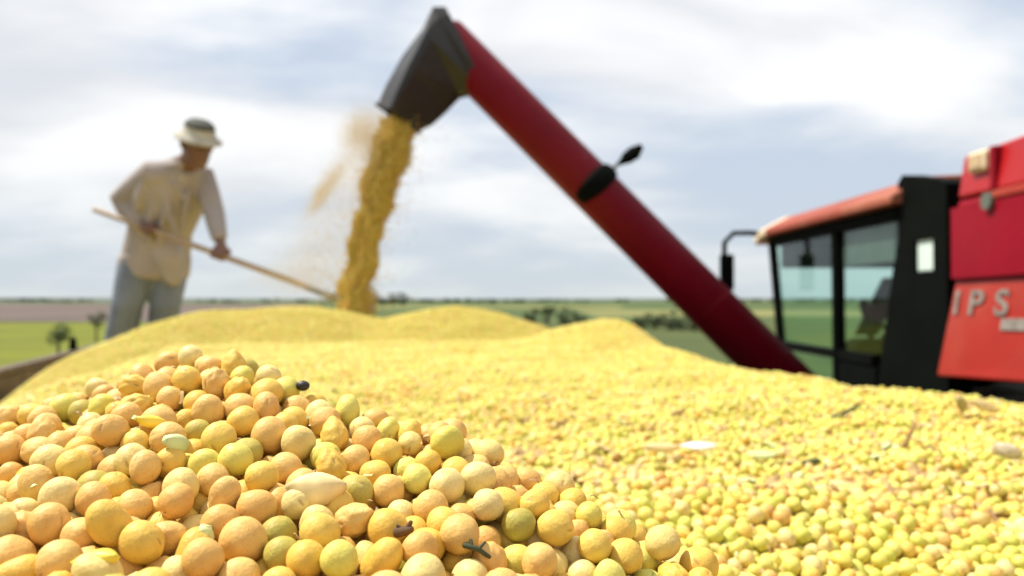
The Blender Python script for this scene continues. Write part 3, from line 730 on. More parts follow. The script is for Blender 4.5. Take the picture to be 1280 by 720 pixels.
    obj('lever', tube(new(), [(X + .22, 4.14, Z(-.22)), (X + .20, 4.19, Z(-.02))], [.014, .026], 8, True), BLACK, cons)
    # mirror on its bent arm
    arm = obj('mirror_arm', tube(new(), [(X - .01, 5.16, Z(.42)), (1.57, 5.22, Z(.44)), (1.46, 5.24, Z(.44)), (1.40, 5.24, Z(.38)), (1.39, 5.24, Z(.10))], .017, 8), BLACK, root)
    mr = obj('mirror', box(new(), 1.365, 1.455, 5.20, 5.25, Z(.06), Z(.30)), BLACK, arm, bevel=0.015)
    obj('bracket', box(new(), X - .07, X + .01, 5.13, 5.20, Z(.37), Z(.41)), CREAM, arm, bevel=0.008)
    # --- unloading auger
    A0, A1 = P(575, 67, 4.15), P(880, 374, 3.93); d = (A1 - A0).normalized(); A0 = A0 - d * .125
    A2 = A0 + d * ((X + .35 - A0.x) / d.x)
    au = obj('unloading_auger', tube(new(), [A0, A0 + d * .02, A2], [.119, .122, .122], 40), AUGER_RED, root)
    for p in au.data.polygons: p.use_smooth = len(p.vertices) == 4
    for t in (1.05, 1.95): obj('weld_seam', tube(new(), [A0 + d * t, A0 + d * (t + .008)], .1236, 40), AUGER_RED, au)
    # dark clamp with its lamp on a stalk
    C1 = P(746, 230, 4.03); t = (C1 - A0).dot(d); cc = A0 + d * t
    side = Vector((0, -1, 0)); upv = side.cross(d).normalized()
    if upv.z < 0: upv = -upv
    cl = new()
    rings = []
    for s, w in ((-.045, .5), (-.032, .9), (0, 1.0), (.032, .9), (.045, .5)):
        ring = []
        for k in range(17):
            ang = R(-58 + 150 * k / 16)
            rr = .124 + .030 * w * math.sin(math.pi * k / 16) ** .5
            ring.append(cc + d * s * (0.6 + .6 * math.sin(math.pi * k / 16)) + side * (rr * math.cos(ang)) + upv * (rr * math.sin(ang)))
        for k in range(16, -1, -1):
            ang = R(-58 + 150 * k / 16)
            ring.append(cc + d * s * (0.6 + .6 * math.sin(math.pi * k / 16)) + side * (.1225 * math.cos(ang)) + upv * (.1225 * math.sin(ang)))
        rings.append(ring)
    loft(cl, rings); clamp = obj('clamp', cl, BLACK, au)
    e0 = cc + upv * .13; e1 = P(782, 199, 4.0)
    obj('lamp_stalk', tube(new(), [e0, e0 + (e1 - e0) * .5 + Vector((0, 0, .006)), e1], .011, 8), GREYGREEN, au)
    obj('auger_lamp', tube(new(), [P(776, 203, 4.0), P(784, 197, 4.0), P(794, 190, 4.0), P(799, 185, 4.0)], [.014, .032, .036, .022], 12, True), BLACK, au)
    # rubber spout: a boxy hood bent down from the end of the tube
    def ring8(c, ax, bx, a, b, ch):
        pts = []
        for sa, sb in ((1, -1 + ch), (1, 1 - ch), (1 - ch, 1), (-1 + ch, 1), (-1, 1 - ch), (-1, -1 + ch), (-1 + ch, -1), (1 - ch, -1)):
            pts.append(c + ax * (a * sa) + bx * (b * sb))
        return pts
    sp = new(); rings = []
    y = Vector((0, 1, 0))
    secs = [  # outer edge px, inner edge px, half depth, chamfer, mean distance
        ((558, 14), (603, 108), .130, .30, 4.14), ((541, 14), (593, 114), .135, .32, 4.14), ((527, 28), (576, 126), .128, .26, 4.13), ((500, 66), (558, 144), .122, .20, 4.12),
        ((480, 102), (542, 158), .114, .15, 4.11), ((468, 128), (526, 166), .108, .14, 4.10)]
    yaw = [0, 8, 24, 32, 34, 34]
    def section(k, shrink):
        o_, i_, hd, ch, dd = secs[k]; t = R(yaw[k])
        p, q = P(*o_, dd), P(*i_, dd); c = (p + q) / 2; ax = (p - q) / 2; L_ = ax.length; ax = ax.normalized()
        a = (L_ - hd * math.sin(t)) / math.cos(t) if k > 1 else L_
        return ring8(c, ax * math.cos(t) - y * math.sin(t), y * math.cos(t) + ax * math.sin(t), a - shrink, hd - shrink, ch)
    rings = [section(k, 0) for k in range(6)]
    inner = [section(k, .010) for k in (5, 4, 3)]
    loft(sp, rings + inner)
    spo = obj('spout', sp, RUBBER, au, bevel=0.008)
    obj('spout_rim', tube(new(), [P(470, 129, 4.03), P(484, 140, 4.02), P(524, 165, 4.06)], .009, 8, True), RUBBER, spo)
    # --- running gear and header, behind the heap
    for x0, x1, yy, r in ((1.75, 2.35, 3.7, .85), (3.6, 4.2, 3.7, .85), (2.0, 2.4, -1.7, .55), (3.5, 3.9, -1.7, .55)):
        p0, p1 = Vector((x0, yy, r)), Vector((x1, yy, r)); ax = (p1 - p0) * .12
        w = obj('wheel', tube(new(), [p0, p0 + ax, p1 - ax, p1], [r * .9, r, r, r * .9], 36), RUBBER, root)
        obj('rim', tube(new(), [p0 - ax * .1, p1 + ax * .1], r * .55, 24), CREAM, w)
    obj('feeder_house', prism(new(), [(2.3, 4.3, 1.9), (2.3, 4.3, 1.1), (2.3, 6.2, .4), (2.3, 6.2, 1.1)], (1.3, 0, 0)), RED, root)
    obj('header', prism(new(), [(-0.2, 6.2, .15), (-0.2, 7.3, .12), (-0.2, 6.6, 1.0), (-0.2, 6.2, 1.1)], (5.6, 0, 0)), RED, root)
    obj('ladder', box(new(), 1.55, 1.63, 4.3, 4.7, .6, 1.9), STEEL, root)
combine()
# ------------------------------------------------------------------ person with the shovel
SHIRT = paint('beige_shirt_cloth', (0.36, 0.31, 0.285), 0.85, var=0.14, scale=5, dirt=(0.26, 0.215, 0.19), dirt_amt=0.3, bump=0.15, spec=0.2)
JEANS = paint('faded_jeans', (0.17, 0.195, 0.24), 0.85, var=0.25, scale=5, dirt=(0.28, 0.28, 0.27), dirt_amt=0.4, bump=0.15, spec=0.2)
SKIN = paint('tanned_skin', (0.17, 0.082, 0.052), 0.55, var=0.10, scale=12)
HATC = paint('khaki_hat_cloth', (0.42, 0.39, 0.32), 0.85, var=0.12, scale=12, bump=0.1, spec=0.2)
HATD = paint('dark_hat_crown', (0.09, 0.092, 0.08), 0.85, var=0.2, scale=12, spec=0.2)
LEATHER = paint('brown_leather', (0.05, 0.032, 0.022), 0.6, var=0.2)
HAIR = paint('dark_hair', (0.015, 0.011, 0.009), 0.7)
def fused(o, voxel, it=4):
    r = o.modifiers.new('fuse', 'REMESH'); r.mode = 'VOXEL'; r.voxel_size = voxel; r.use_smooth_shade = True
    s = o.modifiers.new('soften', 'SMOOTH'); s.factor = 0.5; s.iterations = it
    return o
def ellring(c, ax, bx, a, b, n=20):
    return [c + ax * (a * math.cos(2 * math.pi * k / n)) + bx * (b * math.sin(2 * math.pi * k / n)) for k in range(n)]
def person():
    hx, hy = P(195, 322, 4.9).x, 4.9
    gz = lambda p: CZ + float(heap_h(p.x, p.y))
    root = thing('person', (hx, hy, CZ + float(heap_h(hx, hy))), 'person in beige shirt, jeans and brimmed hat bending over a shovel on the heap', 'person')
    A = Vector((.80, .60, 0)); F = Vector((.60, -.80, 0))
    sp = [(192, 336, 4.93), (195, 320, 4.90), (200, 288, 4.86), (211, 250, 4.77), (219, 226, 4.71), (228, 211, 4.67), (233, 205, 4.65)]
    sp = [P(*t) for t in sp]
    SL, SR = P(190, 217, 4.60), P(252, 221, 4.78)
    EL, ER = P(150, 250, 4.74), P(267, 266, 4.70)
    h0, h1 = P(118, 262, 4.70), P(405, 366, 4.38); hd = (h1 - h0).normalized()
    HL = h0 + (h1 - h0) * .25; HR = h0 + (h1 - h0) * .56
    WL = HL + Vector((-.075, .055, .035)); WR = HR + Vector((-.015, .05, .085))
    LH, RH = P(174, 326, 4.85), P(212, 328, 4.97)
    LK, RK = P(160, 378, 4.83), P(207, 380, 4.93)
    LA = P(149, 436, 4.92); LA.z = gz(LA) + .10
    RA = P(201, 432, 5.02); RA.z = gz(RA) + .10
    def torso(bm, g, lo=0, hi=None):
        dims = [(.195, .150), (.185, .140), (.172, .125), (.200, .130), (.190, .115), (.105, .085), (.065, .065)]
        rings = []
        for k, (c, (a, b)) in enumerate(zip(sp, dims)):
            t = (sp[min(k + 1, 6)] - sp[max(k - 1, 0)]).normalized(); bx = A.cross(t).normalized()
            rings.append(ellring(c, A, bx, a + g, b + g))
        return loft(bm, rings[lo:hi])
    # ---- body: one continuous skin
    bm = new(); torso(bm, -.03)
    head = P(246, 180, 4.54); hf = Vector((.62, -.62, -.48)).normalized(); hs = A; hu = hs.cross(hf).normalized()
    if hu.z < 0: hu = -hu
    def hp(f, s, u): return head + hf * f + hs * s + hu * u
    tube(bm, [sp[5] - Vector((0, 0, .03)), sp[6], hp(-.02, 0, -.05)], [.07, .06, .058], 14, True)
    rings = []
    for u, a, b, fo in ((-.125, .020, .022, .055), (-.112, .042, .045, .042), (-.085, .058, .070, .018), (-.05, .066, .085, .006), (0, .074, .095, 0), (.045, .075, .098, -.004), (.08, .064, .084, -.006), (.105, .040, .052, -.006), (.116, .012, .016, -.006)):
        rings.append(ellring(hp(fo, 0, u), hs, hf, a, b, 24))
    loft(bm, rings)
    tube(bm, [hp(.088, 0, .012), hp(.108, 0, -.022), hp(.094, 0, -.036)], [.010, .016, .012], 10, True)          # nose
    for s in (-1, 1):
        ball(bm, hp(.084, s * .030, .022), (.018, .014, .009), 2)                                             # brow
        tube(bm, [hp(-.005, s * .074, .015), hp(-.012, s * .084, -.005), hp(-.002, s * .078, -.032)], [.012, .014, .009], 8, True)   # ear
    tube(bm, [hp(.082, -.022, -.066), hp(.091, 0, -.064), hp(.082, .022, -.066)], [.006, .009, .006], 8, True)  # lips
    def hand(grip, wrist, flip):
        ax = hd; toW = (wrist - grip); toW = (toW - ax * toW.dot(ax)).normalized(); sd = ax.cross(toW).normalized() * flip
        palm = grip + toW * .034
        tube(bm, [palm - ax * .032, palm + ax * .034], [.026, .023], 10, True)
        tube(bm, [wrist, palm + toW * .008], [.027, .027], 10, True)
        for k, (o_, ln) in enumerate(((-.036, .88), (-.013, 1.0), (.010, .97), (.033, .80))):
            c = grip + ax * o_; pts = []
            for t in (25, 75, 125, 175, 225):
                t = R(20 + (t - 20) * ln); pts.append(c + toW * (.027 * math.cos(t)) + sd * (.027 * math.sin(t)) + ax * (.003 * math.sin(t)))
            tube(bm, pts, [.0105, .010, .0095, .009, .008], 8, True)
        b0 = palm + ax * (.03 * -flip) - sd * .012
        tube(bm, [b0, b0 - sd * .018 - toW * .022 + ax * .012, grip - sd * .022 - toW * .012 + ax * .03], [.014, .012, .009], 8, True)
    hand(HL, WL, 1); hand(HR, WR, 1)
    for pts, rs in (([SL, EL, WL], [.052, .042, .028]), ([SR, ER, WR], [.052, .042, .028]),
                    ([LH, LK, LA], [.085, .058, .042]), ([RH, RK, RA], [.085, .058, .042])):
        tube(bm, pts, rs, 12, True)
    for an in (LA, RA):
        tube(bm, [an, an + Vector((.02, -.01, -.06)), an + F * .17 + Vector((0, 0, -.065))], [.042, .042, .032], 10, True)
    tube(bm, [LH, RH], [.09, .09], 12, True)
    fused(obj('body', bm, SKIN, root), .0055, 2)
    # eyes: small dark ovals on the face
    for s in (-1, 1):
        obj('eye', ball(new(), hp(.088, s * .030, .006), (.010, .006, .006), 2), HAIR, root, smooth=True)
    hb = new(); rings = [ellring(hp(-.014, 0, u), hs, hf, a, b, 20) for u, a, b in ((-.055, .066, .080), (-.02, .077, .092), (.03, .079, .096), (.07, .07, .086))]
    loft(hb, rings); hr = obj('hair', hb, HAIR, root, smooth=True)
    for v in hr.data.vertices:
        w = v.co + root_loc(hr) - head; f = w.dot(hf)
        if f > 0.02: v.co -= hf * (f - 0.02)
    # ---- shirt
    bm = new(); torso(bm, .016)
    loft(bm, [ellring(c, A, F, a, b) for c, a, b in ((P(194, 322, 4.91), .212, .166), (P(192, 338, 4.92), .216, .170), (P(191, 347, 4.925), .214, .168))])
    g = random.Random(4)
    tube(bm, [SL + A * .06, SL, SL + (EL - SL) * .5, EL, EL + (WL - EL) * .3, EL + (WL - EL) * .7, WL + (EL - WL) * .16], [.085, .083, .076, .068, .064, .056, .050], 16, True)
    tube(bm, [SR - A * .06, SR, SR + (ER - SR) * .5, ER, ER + (WR - ER) * .45, WR + (ER - WR) * .16], [.082, .080, .070, .062, .056, .048], 16, True)
    # loose tail of the shirt and cloth folds
    tube(bm, [P(202, 300, 4.80), P(212, 325, 4.80), P(216, 345, 4.81)], [.10, .09, .06], 14, True)
    for a, b, r in (((205, 240, 4.60), (222, 300, 4.69), .022), ((190, 245, 4.60), (186, 306, 4.70), .024), ((236, 236, 4.62), (226, 290, 4.70), .018), ((176, 232, 4.56), (170, 262, 4.60), .03),
                    ((206, 262, 4.62), (196, 316, 4.73), .020), ((216, 228, 4.58), (240, 262, 4.70), .016)):
        p, q = P(*a), P(*b); tube(bm, [p, (p + q) / 2 + Vector((g.uniform(-.01, .01), 0, 0)), q], [r * .6, r, r * .5], 8, True)
    col = [sp[5] + Vector((0, 0, .012)) + A * (.075 * math.cos(t)) + F * (.085 * math.sin(t)) for t in [k * math.pi / 8 for k in range(17)]]
    tube(bm, col, .017, 8)
    sh = fused(obj('shirt', bm, SHIRT, root), .009, 5)
    for w, e, r in ((WL, EL, .049), (WR, ER, .047)):
        t = (e - w).normalized(); obj('cuff', tube(new(), [w + t * .03, w + t * .035, w + t * .075], [r - .008, r, r + .002], 16), SHIRT, sh, smooth=True)
    for k in range(4):
        p = sp[4] * (1 - k / 4.) + sp[2] * (k / 4.); obj('button', ball(new(), p + F * (.150 if k else .135), .008, 2), CREAM, sh, smooth=True)
    # ---- trousers
    bm = new()
    hipc = P(194, 322, 4.91)
    loft(bm, [ellring(hipc + Vector((0, 0, z)), A, F, a, b) for z, a, b in ((.05, .165, .12), (0, .185, .14), (-.08, .19, .145), (-.14, .12, .11))])
    for h, k, a in ((LH, LK, LA), (RH, RK, RA)):
        m1 = h + (k - h) * .5; m2 = k + (a - k) * .5
        tube(bm, [h, m1, k, m2, a + Vector((0, 0, .02)), a + Vector((0, 0, -.03))], [.118, .108, .092, .090, .088, .086], 16, False)
        for t in (.3, .55, .8):
            c = k + (a - k) * t; tube(bm, [c + A * .085 + F * .02, c + F * .09 + Vector((0, 0, .02)), c - A * .085 + Vector((0, 0, -.01))], [.012, .02, .012], 8, True)
    fused(obj('trousers', bm, JEANS, root), .009, 5)
    for an in (LA, RA):
        bm = new(); s = an + Vector((0, 0, -.05))
        tube(bm, [s - F * .07, s + F * .05, s + F * .14, s + F * .19], [.052, .056, .05, .036], 14, True)
        tube(bm, [an + Vector((0, 0, .04)), s], [.055, .058], 14, True)
        fused(obj('boot', bm, LEATHER, root), .008, 3)
    # ---- hat
    hb = new(); up = (hu + Vector((0, 0, .5)) + hf * .12).normalized(); sa = A; fa = sa.cross(up).normalized()
    if fa.dot(hf) < 0: fa = -fa
    hc = hp(-.004, 0, .052)
    rings = []
    for z, a, b in ((-.022, .132, .150), (-.016, .130, .148), (.006, .095, .115), (.010, .090, .110), (.040, .086, .105), (.068, .074, .091), (.083, .054, .067), (.090, .02, .025)):
        rings.append(ellring(hc + up * z, sa, fa, a, b, 28))
    under = [ellring(hc + up * z, sa, fa, a, b, 28) for z, a, b in ((.0, .088, .106), (-.026, .130, .148))]
    loft(hb, under + rings)
    hat = obj('hat', hb, HATC, root, smooth=True)
    pb = new(); loft(pb, [ellring(hc + up * z, sa, fa, a, b, 28) for z, a, b in ((.050, .0845, .1035), (.070, .0755, .0925), (.0855, .0555, .0685), (.0935, .02, .025))])
    obj('crown_patch', pb, HATD, hat, smooth=True)
    # ---- shovel
    mid = h0 + (h1 - h0) * .5
    sv = thing('shovel', tuple(h1), 'long wooden handled shovel held across the heap by the bending person', 'shovel')
    obj('handle', tube(new(), [h0, mid, h1], [.016, .017, .018], 12, True), HANDLE, sv, smooth=True)
    b0 = h1 - hd * .04; b1 = P(438, 379, 4.32); bd = (b1 - b0).normalized(); s_ = bd.cross(Vector((0, 0, 1))).normalized(); u_ = s_.cross(bd)
    bl = new(); rings = []
    for t, w, c in ((0, .018, 0), (.06, .03, 0), (.09, .10, .012), (.22, .115, .02), (.30, .10, .016), (.35, .05, .006)):
        c0 = b0 + bd * t
        rings.append([c0 + s_ * w + u_ * c, c0 + s_ * w * .5 - u_ * c * .2, c0 - s_ * w * .5 - u_ * c * .2, c0 - s_ * w + u_ * c,
                      c0 - s_ * w + u_ * (c + .006), c0 - s_ * w * .5 + u_ * (.006 - c * .2), c0 + s_ * w * .5 + u_ * (.006 - c * .2), c0 + s_ * w + u_ * (c + .006)])
    loft(bl, rings); obj('blade', bl, STEEL, sv, smooth=False)
    obj('socket', tube(new(), [h1 - hd * .10, h1 + bd * .06], [.021, .023], 12), STEEL, sv)
person()

# ------------------------------------------------------------------ falling grain and chaff
def stream():
    g = np.random.default_rng(9); n = 52000
    ctr = np.array([[500, 148, 4.09], [492, 180, 4.08], [478, 220, 4.06], [467, 265, 4.04], [454, 310, 4.02], [445, 350, 4.0], [438, 396, 3.98]], float)
    wid = np.array([20, 23, 23, 19, 19, 21, 27.])
    t = g.random(n) ** .92 * 6; i = np.minimum(t.astype(int), 5); f = t - i
    c = ctr[i] * (1 - f[:, None]) + ctr[i + 1] * f[:, None]; w = wid[i] * (1 - f) + wid[i + 1] * f
    lump = vnoise(t * 3.1 + 5, t * 0 + 3) * 10 + vnoise(t * 8 + 1, t * 0 + 8) * 1.5
    r = np.where(g.random(n) < .94, g.random(n) ** .55, np.abs(g.normal(0, 0.85 + 0.09 * t, n))); a = g.random(n) * 6.283
    # strands: the stream is denser along a few lines of fall, and thins towards its edges
    strand = vnoise(a * 1.6 + 4, t * .55 + 2) + 0.6 * vnoise(a * 3.5 + 9, t * .9 + 7)
    r = r * (1.0 + 0.55 * strand)
    px = c[:, 0] + lump + w * r * np.cos(a); d = c[:, 2] + w * r * np.sin(a) * 4.0 / FPX; py = c[:, 1] + g.normal(0, 4, n)
    pts = np.stack([(px - 640) / FPX * d, d, CZ + (375 - py) / FPX * d], 1)
    hh = heap_h(pts[:, 0], pts[:, 1]) + CZ; q = pts[:, 2] > hh
    pts = pts[q]; n = len(pts)
    col = g.choice([0, 1, 3, 4], n, p=[.14, .50, .08, .28]); s = g.choice(SHAPES, n)
    o = points_object('falling_soybeans', pts, g.random((n, 3)) * 6.28, np.repeat((g.normal(1.0, .1, n) * BD * .5)[:, None], 3, 1), s * COLS + col, lo_col)
    tag(o, 'golden stream of soybeans falling from the black spout onto the heap', 'falling grain', kind='stuff')
stream()
def chaff():
    src = bpy.data.collections.new('chaff_flakes'); g0 = random.Random(2)
    for k, c in enumerate(((0.72, 0.60, 0.38), (0.78, 0.69, 0.50), (0.62, 0.48, 0.28))):
        bm = new(); rows = []
        for i in range(4):
            rows.append([bm.verts.new((i / 3 - .5, (j - 1) * (.22 if i in (1, 2) else .1), .12 * abs(j - 1) + .1 * math.sin(i + k))) for j in range(3)])
        for i in range(3):
            for j in range(2): bm.faces.new((rows[i][j], rows[i + 1][j], rows[i + 1][j + 1], rows[i][j + 1]))
        me = bpy.data.meshes.new('flake'); bm.to_mesh(me); bm.free(); me.materials.append(paint('dry_chaff', c, 0.8, spec=.1))
        src.objects.link(bpy.data.objects.new('flake_%d' % k, me))
    g = np.random.default_rng(14); P_ = []
    for px, py, sx, sy, rot, n0 in ((450, 165, 13, 17, 0.5, 1500), (462, 190, 8, 26, 0.3, 700), (412, 228, 7, 22, 0.62, 800), (398, 248, 5, 14, 0.5, 300), (440, 235, 20, 38, 0.3, 700),
                                  (418, 290, 24, 42, 0.5, 900), (385, 325, 20, 26, 0.9, 640), (372, 348, 30, 11, 0, 420)):
        n = int(n0 * 9)
        u, v = g.normal(0, 1, n) * sx, g.normal(0, 1, n) * sy; cr, sr = math.cos(rot), math.sin(rot)
        d = 4.08 + g.normal(0, .09, n)
        X_ = px + u * cr - v * sr; Y_ = py + u * sr + v * cr
        P_.append(np.stack([(X_ - 640) / FPX * d, d, CZ + (375 - Y_) / FPX * d], 1))
    P_ = np.concatenate(P_); P_ = P_[P_[:, 2] > heap_h(P_[:, 0], P_[:, 1]) + CZ]; n = len(P_)
    o = points_object('blowing_chaff', P_, g.random((n, 3)) * 6.28, np.repeat((g.uniform(.002, .0048, n))[:, None], 3, 1), g.integers(0, 3, n), src)
    tag(o, 'pale chaff and dust blowing off the left side of the falling grain', 'chaff', kind='stuff')
chaff()

# ------------------------------------------------------------------ bits of pod and stalk on the heap
def depth_at(px, py, up=0.0):
    """distance of the bean surface (raised by up) seen at a photo pixel"""
    ys = np.concatenate([np.arange(.06, .5, .001), np.arange(.5, 3, .004)])
    h = heap_h((px - 640) / FPX * ys, ys) + up; s = np.where(h / ys >= (375 - py) / FPX)[0]
    return float(ys[s[0]])
HUSKA = paint('pale_green_husk', (0.55, 0.60, 0.26), 0.6, var=0.2, scale=200)
HUSKB = paint('straw_husk', (0.72, 0.56, 0.26), 0.6, var=0.25, scale=150)
HUSKW = paint('white_husk', (0.82, 0.82, 0.78), 0.55, var=0.08, scale=150)
HUSKY = paint('yellow_husk', (0.82, 0.62, 0.06), 0.5, var=0.2, scale=150)
TWIG = paint('dark_green_stalk', (0.05, 0.06, 0.018), 0.7, var=0.4, scale=200)
BROWNB = paint('brown_stalk', (0.28, 0.15, 0.05), 0.7, var=0.4, scale=200)
CRUMB = paint('dark_crumb', (0.10, 0.05, 0.015), 0.8, var=0.4, scale=300)
SEED = paint('black_weed_seed', (0.015, 0.012, 0.010), 0.5, var=0.2, scale=200)
def at(px, py, lift=0.003):
    d = depth_at(px, py, max(lift, 0) + .001); return P(px, py, d) - Vector((0, 0, min(lift, 0) * -1 if lift < 0 else 0))
def husk(px, py, length, width, turn, mat, label, cat='pod husk', lift=.003, tilt=(0.5, 0), group=None, curl=.45):
    c = at(px, py, lift); bm = new(); g = random.Random(px); nx, ny = 10, 6; grid = []
    for i in range(nx + 1):
        t = i / nx * 2 - 1; w = width * max(.05, (1 - abs(t) ** 2.2)) * .5
        grid.append([])
        for j in range(ny + 1):
            s = j / ny * 2 - 1
            grid[-1].append(bm.verts.new((t * length * .5, s * w, width * curl * (1 - s * s) * (1 - .5 * t * t) + g.uniform(-1, 1) * width * .02)))
    for i in range(nx):
        for j in range(ny): bm.faces.new((grid[i][j], grid[i + 1][j], grid[i + 1][j + 1], grid[i][j + 1]))
    M = Matrix.Translation(c) @ Euler((R(tilt[0] * 60), R(tilt[1] * 60), R(turn))).to_matrix().to_4x4()
    bmesh.ops.transform(bm, matrix=M, verts=bm.verts)
    o = obj('pod_husk', bm, mat, smooth=True, origin=c)
    so = o.modifiers.new('shell', 'SOLIDIFY'); so.thickness = length * .03
    return tag(o, label, cat, group)
def stalk(px, py, pts, r, mat, label, cat='stalk', lift=.002, name='stalk_piece', group=None):
    c = at(px, py, lift); bm = new()
    for line, rr in pts:
        k = len(line); tube(bm, [c + Vector(q) for q in line], [rr * (1 - .35 * i / max(1, k - 1)) for i in range(k)], 7, True)
    return tag(obj(name, bm, mat, smooth=True, origin=c), label, cat, group)
husk(219, 556, .0072, .0058, 70, HUSKA, 'pale green triangular husk fragment among the peach beans of the near mound', tilt=(.7, .3))
husk(124, 700, .0088, .0046, -12, HUSKY, 'bright yellow pod shard lying at the lower left among large beans', tilt=(.8, -.2))
husk(190, 527, .0070, .0036, 25, HUSKY, 'small golden husk tucked beside a bean high on the mound', tilt=(.7, .2))
husk(396, 612, .0120, .0085, 10, HUSKB, 'straw coloured split husk with a torn rim in mid mound', tilt=(.6, 0))
stalk(598, 687, [([(-.0024, .0006, .0008), (0, 0, .0003), (.0020, .001, -.0014)], .0006), ([(0, 0, .0003), (.0012, .0006, .0014)], .0004), ([(-.0012, .0003, .0006), (-.0014, .001, .0017)], .0004)], .0005, TWIG, 'dark green sprig stuck between beans at the bottom of the mound', 'sprig', lift=.0022, name='sprig')
stalk(507, 664, [([(-.0012, 0, 0), (.0010, -.0003, .0006)], .0011), ([(0, 0, 0), (.0010, 0, .0018)], .0007), ([(0, 0, 0), (-.0014, 0, .0012)], .0005)], .0005, CRUMB, 'brown crumb of dry pod beside a round bean at lower centre', 'crumb', lift=.0025, name='pod_crumb')
c_ = at(379, 482, .0036); tag(obj('weed_seed', ball(new(), c_, (.0018, .0015, .0014), 3), SEED, smooth=True, origin=c_), 'black weed seed on the right shoulder of the near mound', 'seed')
# on the flatter heap to the right
husk(872, 557, .030, .012, 4, HUSKW, 'white flat husk chip lying on the heap right of the mound', lift=.012, tilt=(.35, 0), curl=.2)
husk(826, 560, .030, .011, -6, HUSKB, 'brown straw husk touching the white chip on the heap', lift=.011, tilt=(.35, 0))
husk(951, 567, .026, .012, 0, HUSKA, 'pale greenish flat husk on the heap right of the white chip', lift=.010, tilt=(.3, 0), curl=.15)
husk(1256, 566, .018, .012, -30, paint('pinkish_clod', (0.55, 0.46, 0.32), 0.8, var=.3, scale=150), 'pale pinkish pod lump near the right edge of the heap', lift=.012, tilt=(.5, .3), curl=.7)
stalk(1052, 519, [([(-.010, 0, -.004), (0, -.002, .002), (.016, 0, .010)], .0026), ([(-.010, 0, -.004), (-.004, 0, -.001)], .005)], .002, TWIG, 'dark stalk piece slanting on the heap below the cab', lift=.004)
stalk(1130, 552, [([(-.010, 0, -.012), (0, -.002, 0), (.008, 0, .014)], .0022)], .002, BROWNB, 'brown stalk piece standing on the heap below the red panel', lift=.004)
stalk(1012, 578, [([(-.006, 0, -.001), (.005, -.001, .002)], .0026)], .002, TWIG, 'short dark green stalk lump right of the pale greenish husk', lift=.002)
husk(1196, 506, .030, .018, 55, paint('olive_husk', (0.42, 0.36, 0.14), 0.7, var=.3, scale=100), 'olive straw husk standing on the heap edge under the red panel', lift=.016, tilt=(1.1, .5), curl=.5)
husk(1228, 509, .034, .014, 10, HUSKB, 'pale straw husk lying right of the olive husk under the red panel', lift=.014, tilt=(.6, .3), curl=.5)
stalk(842, 520, [([(-.010, 0, -.002), (.010, -.001, .006)], .0035)], .002, BROWNB, 'brown stalk crumb on the middle of the heap above the white chip', lift=.003)
stalk(700, 529, [([(-.008, 0, -.002), (.008, -.001, .003)], .0032)], .002, BROWNB, 'brown stalk crumb on the heap just behind the near mound', lift=.003)

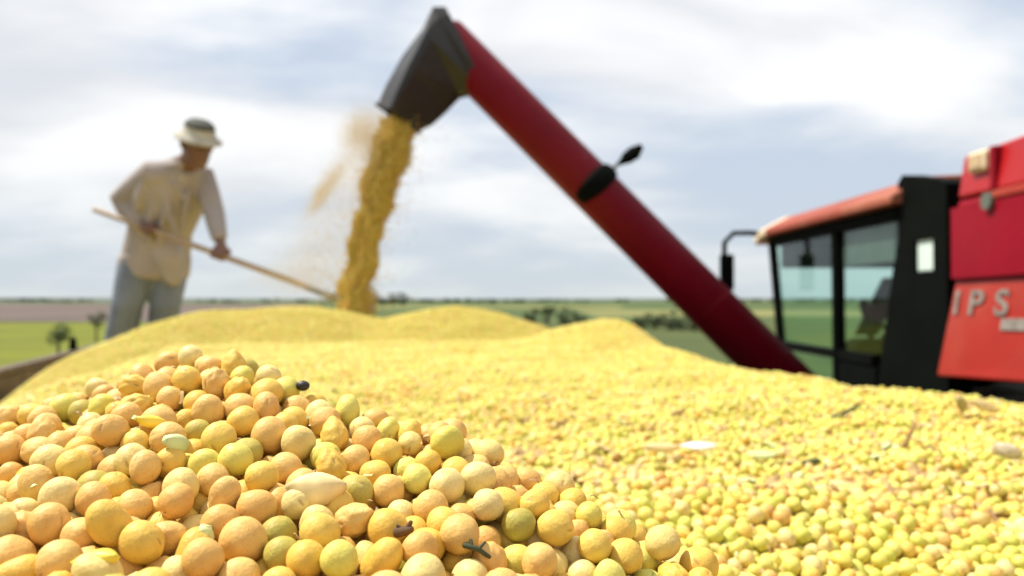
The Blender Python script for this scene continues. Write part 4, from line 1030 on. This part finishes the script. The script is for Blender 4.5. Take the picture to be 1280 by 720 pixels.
def litter():
    src = bpy.data.collections.new('litter_bits'); g0 = random.Random(6)
    for k, m in enumerate((HUSKB, BROWNB, HUSKA, paint('tan_chip', (0.50, 0.34, 0.14), 0.8, var=.3, scale=3))):
        bm = new(); n = 7; top = []; w = (.22, .10, .30, .34)[k]
        rings = []
        for i in range(n):
            t = i / (n - 1) * 2 - 1; ww = w * (1 - .8 * abs(t) ** 2.5) * g0.uniform(.75, 1.2); z = .14 * math.sin(2.2 * t + k) + g0.uniform(-.04, .04)
            rings.append([Vector((t * .5, -ww, z)), Vector((t * .5, 0, z + w * .6)), Vector((t * .5, ww, z)), Vector((t * .5, 0, z + w * .35))])
        loft(bm, rings); me = bpy.data.meshes.new('litter_bit'); bm.to_mesh(me); bm.free(); me.materials.append(m)
        src.objects.link(bpy.data.objects.new('bit_%d' % k, me))
    g = np.random.default_rng(31); n = 4200
    y = 0.42 + 2.6 * g.random(n) ** 1.5; x = (g.random(n) * 2 - 1) * (0.66 * y + .05)
    x = np.concatenate([x, g.uniform(-.16, .14, 420)]); y = np.concatenate([y, g.uniform(.10, .42, 420)]); n = len(x)
    u, v = to_uv(x, y); q = (u > .1) & (u < TW - .1); x, y = x[q], y[q]; n = len(x)
    z = heap_h(x, y) + .0015 + CZ
    o = points_object('chaff_litter', np.stack([x, y, z], 1), np.stack([g.normal(0, .35, n), g.normal(0, .35, n), g.random(n) * 6.28], 1),
                      np.repeat((g.uniform(.006, .017, n) * np.where(np.hypot(x, y) < .42, .24, 1))[:, None], 3, 1), g.choice(4, n, p=[.24, .34, .14, .28]), src)
    tag(o, 'bits of straw and pod littering the surface of the heap', 'chaff litter', kind='stuff')
litter()

# ------------------------------------------------------------------ the 300 beans that show largest
LAND = [('pale green husk fragment', 219, 556), ('yellow pod shard', 124, 700), ('torn straw husk', 396, 612), ('dark green sprig', 600, 688), ('brown pod crumb', 507, 664),
        ('black weed seed', 381, 479), ('small golden husk', 190, 527)]
DIRS = ['right of', 'above right of', 'above', 'above left of', 'left of', 'below left of', 'below', 'below right of']
ORD = ['', 'second ', 'third ', 'fourth ', 'fifth ', 'sixth ', 'seventh ', 'eighth ', 'ninth ', 'tenth ', 'eleventh ', 'twelfth ', 'thirteenth ', 'fourteenth ', 'fifteenth ', 'sixteenth ', 'seventeenth ', 'eighteenth ', 'nineteenth ', 'twentieth ']
def single_beans():
    buckets = {}
    for i in KEEP:
        px, py = B_PX[i], B_PY[i]
        nm, lx, ly = min(LAND, key=lambda q: (q[1] - px) ** 2 + (q[2] - py) ** 2)
        k = int(round(math.degrees(math.atan2(ly - py, px - lx)) / 45)) % 8
        buckets.setdefault((nm, DIRS[k], B_SHAPE[i], B_COL[i]), []).append(((px - lx) ** 2 + (py - ly) ** 2, i))
    for (nm, dr, s, c), lst in buckets.items():
        lst.sort()
        for n, (_, i) in enumerate(lst):
            o = bpy.data.objects.new('soybean', BEAN_HI[s][c])
            o.location = BP[i] + UP; o.rotation_euler = B_ROT[i]; o.scale = (BR[i],) * 3; link(o)
            near = 'nearest ' if len(lst) > 1 and n == 0 else (ORD[min(n, 19)] + 'nearest ' if len(lst) > 1 else '')
            tag(o, '%s%s %s soybean %s the %s' % (near, SHAPENAMES[s], COLNAMES[c], dr, nm), 'soybean', 'large soybeans of the near mound')
single_beans()
